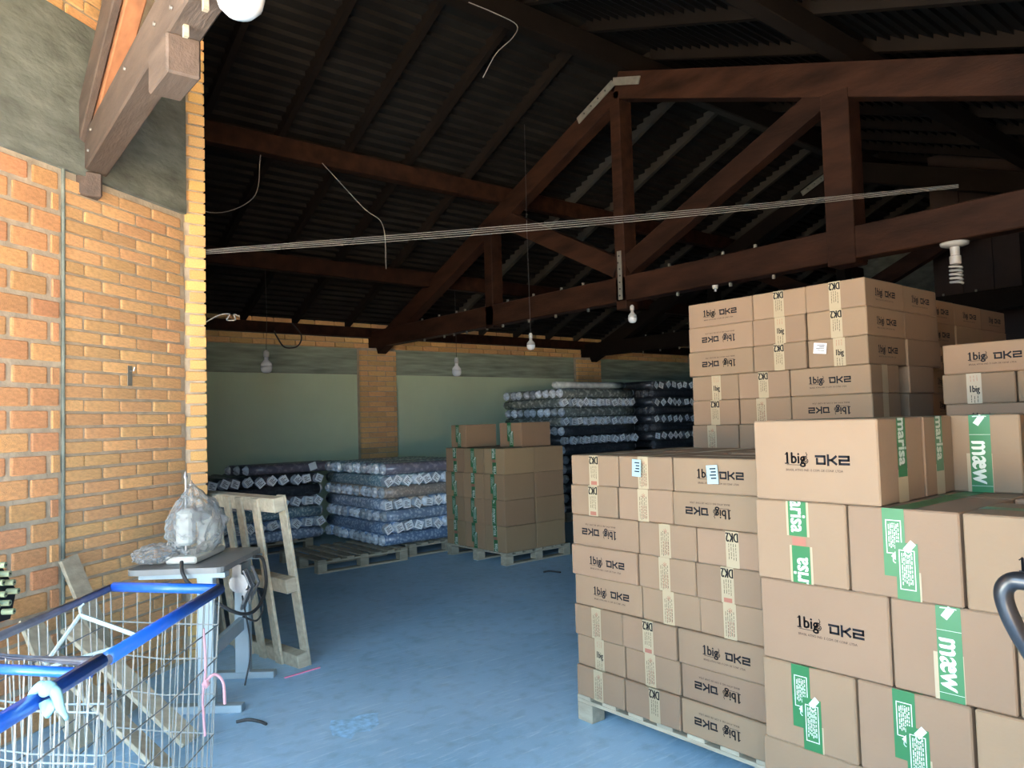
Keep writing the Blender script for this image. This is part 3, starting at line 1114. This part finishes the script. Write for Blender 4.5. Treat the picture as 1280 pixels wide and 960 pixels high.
pile('fabric rolls of the pile beside the far cartons', 'pile beside far cartons', 4.25, 7.40, .142, 1.34, 1.44, 7, .0645, 31,
     [0, [0, 1], 1, [1, 4], [4], [1, 2], [2, 3]])
pile('fabric rolls of the pile by the brick pier', 'pile by brick pier', 2.76, 8.70, .142, 1.42, 1.24, 6, .0645, 37,
     [1, [0, 1], 2, [0, 3], [3, 6], [3, 6]])
for i in range(3):
    b, e = get_roll(.062, 1.3, i, FAB[[3, 6, 3][i]], M_FILMEND)
    o = link('fabric_roll', b)
    o.location = (3.92 - .06 * i, 8.925 + i * .13, .142 + 6 * .131 + .065)
    o.rotation_euler = (0, 0, R(90))
    tag(o, f'dark fabric roll laid on top of the pile by brick pier, {ORD[i]} from front', 'fabric roll', 'dark rolls topping the pile by the pier')
    link('film_end', e, o)
    link('film_end', e, o).rotation_euler = (0, 0, math.pi)
    if i == 0:
        tg = link('paper_tag', tag_me, o)
        tg.matrix_local = Matrix.Translation((-.067, -.2, .01)) @ Matrix.Rotation(R(90), 4, 'Z') @ Matrix.Rotation(.3, 4, 'Y') @ Matrix.Rotation(math.pi, 4, 'Z')
pile('fabric rolls of the silver-topped pile', 'silver-topped pile', 7.55, 7.95, .142, 1.62, 1.36, 13, .0685, 41,
     [6] * 9 + [5] * 4, M_FILMEND, sparse=7, first_dir='X')
pile('fabric rolls of the dark pile', 'dark pile by tall cartons', 9.60, 7.95, .142, 1.5, 1.36, 14, .0685, 43, [6] * 14,
     mat('dark_film_end', (.10, .11, .12), .25, rand=.4, coat=.4), sparse=7, first_dir='X')
for i, (yy, zz, rr) in enumerate(((8.05, 1.995, .05), (8.17, 1.985, .045), (8.30, 1.99, .05))):
    b, e = get_roll(rr, 1.5, i % 3, M_SILVER, M_SILVER)
    o = link('fabric_roll', b)
    o.location = (8.25 + .1 * i, yy, .142 + 13 * .139 + rr + .003)
    o.rotation_euler = (0, 0, R(90 - 2 + 2 * i))
    tag(o, f'shiny silver-wrapped roll lying on the silver-topped pile, {ORD[i]} from front', 'fabric roll', 'silver-wrapped rolls')
    link('film_end', e, o)
    link('film_end', e, o).rotation_euler = (0, 0, math.pi)
for lab, X, Y, lx, ly in (('wooden pallet under the fabric rolls beside the far cartons', 5.10, 7.95, 1.08, 1.2),
                          ('wooden pallet under the fabric rolls by the brick pier', 3.45, 9.33, 1.25, 1.1),
                          ('wooden pallet hidden under the silver-topped fabric pile', 8.36, 8.63, 1.4, 1.2),
                          ('wooden pallet hidden under the dark fabric pile', 10.35, 8.63, 1.3, 1.2)):
    pallet(lab, (X, Y, 0), 0, lx=lx, ly=ly, h=.14)

# ------------------------------------------------------------------ leaning pallet at the pier
lp = empty('leaning_pallet', (2.09, 4.55, 0))
ex = Vector((-.15, .9887, 0)).normalized()          # along the pallet width, away from camera
lean = Vector((-.155, 0, 1.075))                    # bottom to top
lu = lean.normalized()
ln = ex.cross(lu).normalized()                      # outwards (+X side)
Ml = Matrix((ex, lu, ln)).transposed()


def lpt(a, b, c):
    return ex * a + lu * b + ln * c


for b in (.05, .53, 1.04):
    m_ = MB()
    m_.box(lpt(.47, b, -.055), (.94, .09, .075), Ml)
    m_.build('stringer', M_PALLET, lp, bevel=.004)
for k, a in enumerate((.10, .30, .46, .63, .80)):
    MB().box(lpt(a + .10, .545, -.103), (.075, 1.07, .018), Ml).build('slat', M_PALLET, lp, bevel=.002)
MB().box(lpt(.045, .545, -.008), (.085, 1.09, .018), Ml).build('slat', M_PALLET, lp, bevel=.002)
tag(lp, 'pale wooden pallet standing on edge, leaning on the brick pier', 'pallet', 'wooden pallets')

# broken boards behind the cart against the wall
for i, (p0, p1, w) in enumerate((((1.02, 4.42, .03), (.74, 4.50, .86), .11), ((.74, 4.10, .03), (.56, 4.40, .60), .12), ((1.12, 3.75, .05), (.72, 4.30, .55), .12), ((.95, 3.55, .05), (.62, 4.20, .45), .11))):
    o = MB().beam(p0, p1, w, .022, upv=(.57, -.82, .2)).build('wooden_board', M_PALLET, bevel=.003)
    tag(o, ['upright grey plank leaning on the brick wall behind the cart', 'wide plank slanting low behind the cart wires', 'slanting plank under the machine table behind the cart', 'short plank lowest among those behind the cart'][i], 'plank', 'planks behind the cart')

# ------------------------------------------------------------------ machine table with wrapped sewing machine
TU, TV = Vector((.64, .768, 0)), Vector((-.768, .64, 0))
TF = Vector((1.386, 4.107, 0))
tb = empty('machine_table', TF)
Mt = Matrix((TU, TV, Vector((0, 0, 1)))).transposed()


def tp_(a, b, z):
    return TU * a + TV * b + Vector((0, 0, z))


top = MB()
outl = []
for (a, b, s0) in ((.64, .03, -90), (.64, .46, 0), (.04, .46, 90), (.06, .05, 180)):
    rr = .05 if (a, b) != (.64, .03) else .02
    for q in range(5):
        t = R(s0 + q * 22.5)
        outl.append((a + rr * math.cos(t), b + rr * math.sin(t)))
n = len(outl)
for z in (.735, .765):
    top.v += [tuple(tp_(a, b, z)) for a, b in outl]
top.f += [tuple(range(n - 1, -1, -1)), tuple(range(n, 2 * n))] + [(i, (i + 1) % n, n + (i + 1) % n, n + i) for i in range(n)]
top.mi += [0] * (n + 2)
top.build('table_top', M_TABLE, tb)
for a in (.05, .59):
    lg_ = MB()
    lg_.box(tp_(a, .10, .37), (.055, .085, .73), Mt)
    lg_.build('leg', M_PAINT, tb, bevel=.004)
    MB().box(tp_(a, .14, .02), (.06, .46, .04), Mt).build('foot', M_PAINT, tb, bevel=.004)
    MB().box(tp_(a, .22, .722), (.06, .46, .025), Mt).build('bracket', M_PAINT, tb)
MB().beam(tp_(.08, .10, .30), tp_(.56, .10, .33), .03, .075).build('cross_bar', M_PAINT, tb)
mo = MB()
mo.tube([tp_(.30, .02, .62), tp_(.42, .02, .62)], .055, 14)
mo.tube([tp_(.42, .02, .62), tp_(.46, .02, .62)], .035, 12)
mo.box(tp_(.36, .03, .69), (.12, .05, .07), Mt)
mo.box(tp_(.33, -.02, .55), (.05, .05, .06), Mt)
mo.build('motor', M_STEEL, tb, smooth=False)
mo2 = MB()
for k in range(4):
    a0 = random.uniform(.24, .5)
    mo2.tube([tp_(a0, -.02, .70), tp_(a0 + .03, -.05, .60), tp_(a0 - .04, -.03, .52), tp_(a0 + .02, 0, .48)], .008, 6)
mo2.build('linkage', M_STEEL, tb)


def bez(pts, n=24):
    """Catmull-Rom through pts"""
    P = [Vector(p) for p in pts]
    P = [P[0] * 2 - P[1]] + P + [P[-1] * 2 - P[-2]]
    out = []
    seg = len(P) - 3
    for i in range(seg):
        p0, p1, p2, p3 = P[i:i + 4]
        for k in range(n // seg + 1):
            t = k / (n // seg + 1)
            out.append(.5 * (2 * p1 + (p2 - p0) * t + (2 * p0 - 5 * p1 + 4 * p2 - p3) * t * t + (3 * p1 - p0 - 3 * p2 + p3) * t ** 3))
    out.append(P[-2])
    return out


cb = MB()
cb.tube(bez([tp_(.02, .22, .80), tp_(-.03, .19, .74), tp_(0, .14, .66), tp_(.12, -.03, .50), tp_(.36, -.06, .46), tp_(.56, -.05, .55), tp_(.60, -.02, .70), tp_(.50, -.0, .735)], 40), .010, 8)
cb.tube(bez([tp_(.46, 0, .62), tp_(.5, -.05, .45), tp_(.42, -.04, .38), tp_(.36, .02, .42)], 20), .006, 6)
cb.tube(bez([tp_(.30, 0, .55), tp_(.34, -.03, .25), tp_(.30, -.01, .05)], 16), .005, 6)
cb.build('cable', M_CABLE, tb)
tag(tb, 'grey-topped machine table on pale blue metal legs by the brick wall', 'table')
# machine
sm = empty('sewing_machine', TF + tp_(.33, .27, .766))
ms = MB()
ms.box((0, 0, .022), (.42, .17, .04), Mt)
ms.build('bed', M_CREAM, sm, bevel=.008)
MB().box(TU * .16 + Vector((0, 0, .16)), (.09, .10, .24), Mt).build('column', M_CREAM, sm, bevel=.015)
MB().box(TU * .02 + Vector((0, 0, .25)), (.36, .085, .085), Mt).build('arm', M_CREAM, sm, bevel=.018)
MB().box(TU * -.14 + Vector((0, 0, .19)), (.075, .09, .19), Mt).build('head', M_CREAM, sm, bevel=.015)
MB().tube([TU * -.14 + Vector((0, 0, .10)), TU * -.14 + Vector((0, 0, .04))], .006, 8).build('needle_bar', M_STEEL, sm)
MB().tube([TU * .205 + Vector((0, 0, .22)), TU * .235 + Vector((0, 0, .22))], .06, 18).build('hand_wheel', M_STEEL, sm)
rod = MB().tube([TV * .06 + TU * .0 + Vector((0, 0, .28)), TV * .06 + TU * .0 + Vector((0, 0, .46))], .006, 8)
rod.lathe([(.012, 0), (.014, .01), (.004, .04)], 10, TV * .06 + Vector((0, 0, .455)))
rod.build('thread_stand', M_STEEL, sm)
tag(sm, 'sewing machine shrouded under clear plastic on the table', 'sewing machine')


def film(name, c, rad, seed, tip=None, label='', sub=5):
    bm = bmesh.new()
    bmesh.ops.create_icosphere(bm, subdivisions=sub, radius=1)
    rnd = random.Random(seed)
    dirs = [(Vector((rnd.uniform(-1, 1), rnd.uniform(-1, 1), rnd.uniform(-1, 1))).normalized(), rnd.uniform(3, 14), rnd.uniform(0, 6), rnd.uniform(.015, .035)) for _ in range(16)]
    for v in bm.verts:
        p = v.co.copy()
        k = .95 + sum(a * (1 - 2 * abs(math.sin(f * p.dot(d) + ph))) for d, f, ph, a in dirs) * .75
        q = Vector((p.x * rad[0] * k, p.y * rad[1] * k, p.z * rad[2] * k))
        if tip and p.z > .1:
            tt = (p.z - .1) / .9
            s = 1 - .80 * tt ** 2.2
            q.x, q.y = q.x * s + tip[0] * tt * tt, q.y * s + tip[1] * tt * tt
            q.z += tip[2] * tt * tt
        v.co = Mt @ q
        if v.co.z < -rad[2] * .93:
            v.co.z = -rad[2] * .93
    me = bpy.data.meshes.new(name)
    bm.to_mesh(me)
    bm.free()
    for p in me.polygons:
        p.use_smooth = True
    me.materials.append(M_FILM)
    o = link(name, me)
    o.location = TF + c + Vector((0, 0, rad[2] * .93))
    tag(o, label, 'plastic bag')
    return o


film('plastic_cover', tp_(.33, .27, .768), (.27, .16, .20), 4, tip=(0, .03, .07), label='crumpled clear plastic cover draped over the sewing machine')
film('plastic_sheet', tp_(.16, .42, .768), (.18, .13, .06), 9, label='flat crumpled plastic sheet at the left end of the table')

# ------------------------------------------------------------------ wire carts
AX, WX_ = Vector((-.618, -.786, 0)).normalized(), Vector((-.616, .788, 0)).normalized()


def cart(name, label, corner, Lc, Wc, zr=.95, zb=.22, seed=1, cross=True):
    rnd = random.Random(seed)
    o = empty('wire_cart', (corner[0], corner[1], 0))

    def P(l, w, z):
        return AX * l + WX_ * w + Vector((0, 0, z))

    def taper(l, w, z):
        t = (zr - z) / (zr - zb)
        return P(.03 * t + l * (1 - .06 * t), .03 * t + w * (1 - .14 * t), z)

    MB().tube([P(0, 0, zr), P(Lc, 0, zr), P(Lc, Wc, zr), P(0, Wc, zr)], .013, 10, closed=True).build('rim', M_RAIL, o, smooth=True)
    MB().tube([P(.0, .0, zr + .004), P(Lc * .985, .0, zr + .004)], .018, 10).build('blue_sleeve', M_BLUE, o, smooth=True)
    if cross:
        MB().tube([P(0, .0, zr + .004), P(0, Wc * .97, zr + .004)], .017, 10).build('blue_sleeve', M_BLUE, o, smooth=True)
    else:
        MB().tube([P(.012, .02, zr - .022), P(.012, Wc * .85, zr - .022)], .012, 10).build('blue_sleeve', M_BLUE, o, smooth=True)
    r_ = .0021

    def side(fn, length, step, nm):
        m = MB()
        k = int(length / step)
        for i in range(k + 1):
            s = i * length / k
            j1, j2, j3 = rnd.uniform(-.008, .008), rnd.uniform(-.012, .012), rnd.uniform(-.008, .008)
            m.tube([fn(s, zr), fn(s + j1, .72), fn(s + j2, .48), fn(s + j3, zb)], r_, 5)
        for z in (.84, .72, .60, .48, .36, .24):
            j = rnd.uniform(-.01, .01)
            m.tube([fn(0, z + j), fn(length * .5, z - .006), fn(length, z + j)], r_ * 1.25, 5)
        m.build(nm, M_WIRE, o)

    side(lambda s, z: taper(s, 0, z), Lc, .045, 'wire_side')
    side(lambda s, z: taper(s, Wc, z), Lc, .045, 'wire_side')
    side(lambda s, z: taper(0, s, z), Wc, .052, 'wire_end')
    side(lambda s, z: taper(Lc, s, z), Wc, .052, 'wire_end')
    m = MB()
    for i in range(9):
        m.tube([taper(0, i * Wc / 8, zb), taper(Lc, i * Wc / 8, zb)], r_ * 1.2, 5)
    for i in range(11):
        m.tube([taper(i * Lc / 10, 0, zb), taper(i * Lc / 10, Wc, zb)], r_ * 1.2, 5)
    m.build('wire_floor', M_WIRE, o)
    fr = MB()
    fr.tube([P(.06, .05, .17), P(Lc - .06, .05, .17), P(Lc - .06, Wc - .05, .17), P(.06, Wc - .05, .17)], .012, 8, closed=True)
    for l in (.06, Lc - .06):
        for w in (.05, Wc - .05):
            fr.tube([P(l, w, .17), taper(l, w, zb)], .009, 8)
    fr.build('base_frame', M_RAIL, o)
    for l in (.06, Lc - .06):
        for w in (.05, Wc - .05):
            c = P(l, w, .05)
            wh = MB().tube([c - WX_ * .014, c + WX_ * .014], .05, 16).build('castor', M_BLACK, o)
            fk = MB()
            fk.beam(c - WX_ * .02, c - WX_ * .02 + Vector((0, 0, .12)), .004, .03, upv=AX)
            fk.beam(c + WX_ * .02, c + WX_ * .02 + Vector((0, 0, .12)), .004, .03, upv=AX)
            fk.build('fork', M_STEEL, wh)
    tag(o, label, 'cart', 'wire carts with blue rims')
    return o


cart('far', 'wire cart with blue rim nearest the machine table', (.889, 2.655), .76, .43, seed=5)
cart('near', 'wire cart in the bottom left corner with knotted rag on rail', (.402, 2.032), .78, .43, seed=8, cross=False, zr=.955)
# rag tied to the rail
rg = MB()
rc = Vector((.262, 1.80, .962))
rg.tube([rc + AX * .02 + Vector((.0, 0, .022)), rc + Vector((0, 0, .027)), rc - AX * .015 + Vector((0, 0, .024))], [0.0087, 0.0149, 0.0099], 10)
rg.tube(bez([rc + Vector((0, 0, .025)), rc + WX_ * 0.0193 + Vector((0, 0, .028)), rc + WX_ * 0.0385 + Vector((0, 0, .012)), rc + WX_ * 0.0468 + Vector((0, 0, -.015))], 10), [0.0062, 0.0087, 0.0105, 0.0118, 0.0112, 0.0099, 0.0093, 0.0087, 0.0081, 0.0074, 0.0068, 0.0062, 0.0056][:13], 8)
rg.tube(bez([rc + Vector((0, 0, .025)), rc - WX_ * 0.0165 + Vector((0, 0, .018)), rc - WX_ * 0.0275 + Vector((0, 0, -.01)), rc - WX_ * 0.0303 - AX * .02 + Vector((0, 0, -.04))], 10), [0.0062, 0.0081, 0.0099, 0.0112, 0.0112, 0.0105, 0.0099, 0.0093, 0.0081, 0.0074, 0.0062, 0.0056, 0.0050][:13], 8)
rg.tube([rc + WX_ * 0.0110 + Vector((0, 0, .0)), rc + Vector((0, 0, -.022)), rc - WX_ * 0.0110 + Vector((0, 0, 0))], .012, 8)
tag(rg.build('tied_rag', M_CLOTH, smooth=True), 'light blue rag knotted round the blue cart rail', 'rag')
# pale strip bent into a triangle inside the cart
hg = MB()
a_, b_, c_ = Vector((.46, 2.60, .955)), Vector((.35, 2.52, .84)), Vector((.62, 2.52, .87))
hg.tube([a_, b_], .006, 6); hg.tube([a_, c_], .007, 6); hg.tube([b_, c_], .005, 6)
hg.tube([a_, a_ + Vector((0, .01, .02)), a_ + Vector((.012, .01, .03))], .003, 6)
tag(hg.build('clothes_hanger', mat('pale_mint_plastic', (.34, .42, .40), .4)), 'pale plastic clothes hanger hooked inside the wire cart', 'clothes hanger')
# pink string
sg = MB()
s0 = Vector((.80, 2.545, .86))
sg.tube(bez([s0, s0 + Vector((.004, -.004, -.12)), s0 + Vector((-.004, 0, -.22)), s0 + Vector((.002, 0, -.34))], 20), .004, 6)
sg.tube(bez([s0 + Vector((0, -.004, -.17)), s0 + Vector((.03, -.01, -.15)), s0 + Vector((.055, -.015, -.18)), s0 + Vector((.06, -.015, -.25))], 16), .005, 6)
sg.lathe([(.003, -.014), (.014, 0), (.003, .014)], 8, s0 + Vector((.004, -.006, -.175)))
tag(sg.build('knotted_string', M_PINK), 'pale pink string knotted on the cart wires', 'string')
tag(MB().beam((1.86, 4.43, .004), (2.10, 4.46, .004), .012, .006).build('plastic_strip', mat('bright_pink_plastic', (.85, .25, .38), .5)), 'thin bright pink strip lying on the floor before the leaning pallet', 'plastic strip')

# black tube rack with pale cores at the left edge
rk = empty('tube_rack', (.375, 3.842, .72))
e1, e3 = DW, Vector((0, 0, 1))
pn = MB()
poly = [(-.22, .0), (-.22, .34), (-.05, .34), (.085, .12), (.085, .10), (.06, .0)]
for t in (0, -.03):
    pn.v += [tuple(e1 * a + e3 * b + DN * t) for a, b in poly]
k = len(poly)
pn.f += [tuple(range(k)), tuple(range(2 * k - 1, k - 1, -1))] + [(i, k + i, k + (i + 1) % k, (i + 1) % k) for i in range(k)]
pn.mi += [0] * (k + 2)
pn.build('back_panel', M_BLACK, rk)
for a, b in ((-.02, .24), (.0, .20), (.02, .16), (.04, .12), (-.03, .17), (-.02, .12), (.0, .08), (-.06, .2), (-.05, .08), (.02, .04), (-.07, .13)):
    c = e1 * a + e3 * b
    tq = MB().tube([c + DN * .004, c + DN * .05 + e1 * .015], .0125, 10).build('core_tube', M_PALEB, rk)
    MB().tube([c + DN * .0495 + e1 * .015, c + DN * .0512 + e1 * .0152], .0045, 8).build('bore', M_BLACK, tq)
MB().span((-.2, -.05, -.72), (-.05, .0, 0)).build('stand', M_BLACK, rk)
tag(rk, 'black rack holding small pale tubes at the left edge', 'rack')

# black bent handle at the right edge
hd = empty('hand_truck', (1.62, .40, 0))
hp = [(.06, -.30, .02), (.05, -.30, .75), (.045, -.22, 1.09), (-.01, .0, 1.165), (-.03, .070, 1.183), (-.03, .100, 1.178), (-.028, .112, 1.150), (-.015, .098, 1.09), (.02, .065, 1.0), (.05, .025, .88), (.06, .0, .6), (.06, -.02, .02)]
MB().tube(bez([(a, b, c) for a, b, c in hp], 90), .0165, 12).build('frame_tube', M_BLACK, hd, smooth=True)
MB().span((-.12, -.31, .0), (.09, -.01, .012)).build('toe_plate', M_BLACK, hd)
MB().tube([(.06, -.29, .4), (.06, -.01, .4)], .012, 8).build('cross_tube', M_BLACK, hd)
for yy in (-.33, .01):
    MB().tube([(.12, yy - .015, .1), (.12, yy + .015, .1)], .1, 20).build('wheel', M_BLACK, hd)
MB().tube([(.12, -.35, .1), (.12, .03, .1)], .01, 8).build('axle', M_STEEL, hd)
MB().beam((.06, -.2, .1), (.125, -.2, .1), .03, .03).build('axle_bracket', M_STEEL, hd)
tag(hd, 'glossy black bent tube handle of a hand truck at right edge', 'hand truck')

# ------------------------------------------------------------------ bulbs
def bulb(loc, ceil_z, label, r=.045):
    o = empty('hanging_bulb', loc)
    k_ = r / .045
    MB().lathe([(.008 * k_, -.042 * k_), (.026 * k_, -.038 * k_), (.040 * k_, -.024 * k_), (r, -.004 * k_), (r, .012 * k_)], 18).build('diffuser', M_BULB, o, smooth=True)
    MB().lathe([(r * .98, .012 * k_), (r * .93, .034 * k_), (r * .55, .055 * k_), (r * .36, .062 * k_), (r * .36, .085 * k_)], 18).build('bulb_body', M_PORC if r < .055 else M_BULB, o, smooth=True)
    MB().lathe([(r * .40, .083 * k_), (r * .48, .088 * k_), (r * .48, .125 * k_), (r * .22, .14 * k_)], 14).build('socket', M_PORC, o)
    MB().tube([(0, 0, .138 * k_), (random.uniform(-.01, .01), random.uniform(-.01, .01), (ceil_z - loc[2]) * .5), (0, 0, ceil_z - loc[2])], .0028, 5).build('cord', M_CABLE, o)
    tag(o, label, 'light bulb', 'light bulbs')
    return o


bulb((3.345, 8.36, 2.175), 3.305, 'white bulb hanging before the green wall left of the brick pier', .066)
bulb((5.995, 8.36, 2.18), 3.305, 'white bulb hanging above the far carton stack before the green wall', .064)
bulb((5.40, 6.14, 2.30), 4.75, 'white bulb on a long cord under the left half of the tie beam', .046)
bulb((5.60, 4.86, 2.455), 2.56, 'white bulb just below the king post foot', .044)
bulb((.735, 1.985, 2.672), 2.972, 'large white bulb at the top edge under the near beam', .064)
so = empty('lamp_socket', (5.60, 3.90, 2.60))
MB().lathe([(.02, 0), (.025, .01), (.03, .04), (.045, .045), (.045, .06), (.015, .065)], 14).build('socket', M_PORC, so)
MB().tube([(0, 0, -.001), (0, 0, -.02)], .012, 10).build('contact', M_STEEL, so)
tag(so, 'empty white lamp socket under the tie beam above the tall cartons', 'lamp socket')
cf = empty('ceiling_lamp', (5.58, 1.965, 2.632))
MB().lathe([(.09, -.012), (.085, -.03), (.05, -.042)], 20).build('base_plate', M_PORC, cf, smooth=True)
MB().lathe([(.03, -.042), (.028, -.10), (.036, -.105), (.036, -.155), (.03, -.16)], 16).build('socket', M_PORC, cf)
hel = [(.036 * math.cos(t * .5), .036 * math.sin(t * .5), -.165 - t * .0021) for t in range(62)]
MB().tube(hel, .0085, 7).build('spiral_tube', M_PORC, cf, smooth=True)
tag(cf, 'spiral lamp on a white round plate under the dark beam at right', 'lamp')

# ------------------------------------------------------------------ cords
a, b = Vector((1.67, 5.26, 2.705)), Vector((5.52, 1.9, 2.98))
for i, dz in enumerate((.028, .014, .0, -.016)):
    m = MB()
    pts = []
    for k in range(13):
        t = k / 12
        p = a.lerp(b, t) + Vector((0, 0, dz * (.35 + .65 * math.sin(math.pi * min(1, .15 + t * .8))) - .03 * math.sin(math.pi * t)))
        pts.append(p)
    m.tube(pts, .0015, 5)
    tag(m.build('taut_cord', M_CORD), f'pale cord strung from pier to truss, {["topmost", "second from top", "third from top", "lowest"][i]} of four', 'cord', 'parallel pale cords')
cu = MB()
q = Vector((1.67, 5.24, 2.22))
cu.tube(bez([q, q + Vector((.10, .0, .06)), q + Vector((.17, .0, .07)), q + Vector((.15, 0, .03)), q + Vector((.21, 0, .035)), q + Vector((.20, 0, .07)), q + Vector((.24, 0, .06))], 40), .004, 6)
tag(cu.build('curled_wire', M_CORD), 'short curled white wire sticking out of the pier edge', 'wire')
lp_ = MB()
lp_.tube(bez([(4.30, 9.83, 2.92), (4.42, 9.8, 2.75), (4.36, 9.8, 2.60), (4.18, 9.8, 2.58), (4.08, 9.82, 2.72), (4.05, 9.84, 2.80)], 30), .010, 6)
tag(lp_.build('cable_loop', M_CABLE), 'black cable loop hanging from the plate beam on the back wall', 'cable')
for i, pts in enumerate(([(3.35, 6.88, 4.12), (3.75, 6.8, 3.72), (3.95, 6.75, 3.55), (3.98, 6.75, 3.10)],
                         [(1.75, 6.95, 3.85), (2.2, 6.9, 3.46), (2.65, 6.9, 3.65), (2.75, 6.95, 4.1)],
                         [(3.70, 4.86, 4.97), (3.95, 4.84, 4.955), (4.20, 4.84, 4.93), (4.10, 4.78, 4.76), (3.93, 4.80, 4.58), (3.82, 4.85, 4.36)])):
    tag(MB().tube(bez(pts, 24), .004, 5).build('loose_wire', M_CORD), ['thin loose wire dangling below the upper purlin', 'thin wire loop hanging beside the pier under the roof', 'pale wire drooping from the ridge beam near the top'][i], 'wire', 'loose wires')
# steel hook plate on the left wall
hk = empty('wall_bracket', P0 + DW * -.493 + DN * .013 + Vector((0, 0, 1.83)))
MB().box((0, 0, 0), (.035, .006, .12), Mw).build('plate', M_ZINC, hk)
MB().tube([DN * .0 + Vector((0, 0, .03)), DN * .03 + Vector((0, 0, .03)), DN * .035 + Vector((0, 0, .05))], .005, 6).build('hook', M_STEEL, hk)
tag(hk, 'small grey metal bracket fixed on the orange brick wall', 'bracket')
# scraps on the floor
for i, (x, y) in enumerate(((2.50, 2.05), (5.0, 5.6), (1.40, 3.95))):
    m = MB()
    m.tube(bez([(x, y, .006), (x + .05, y - .03, .012), (x + .09, y - .08, .006), (x + .10, y - .14, .008)], 12), .008, 6)
    tag(m.build('plastic_scrap', M_FILMEND if i == 0 else M_CABLE), ['twisted clear plastic scrap on the floor by front pallet', 'dark scrap on the floor before the far carton stack', 'dark scrap on the floor by the machine table foot'][i], 'scrap')
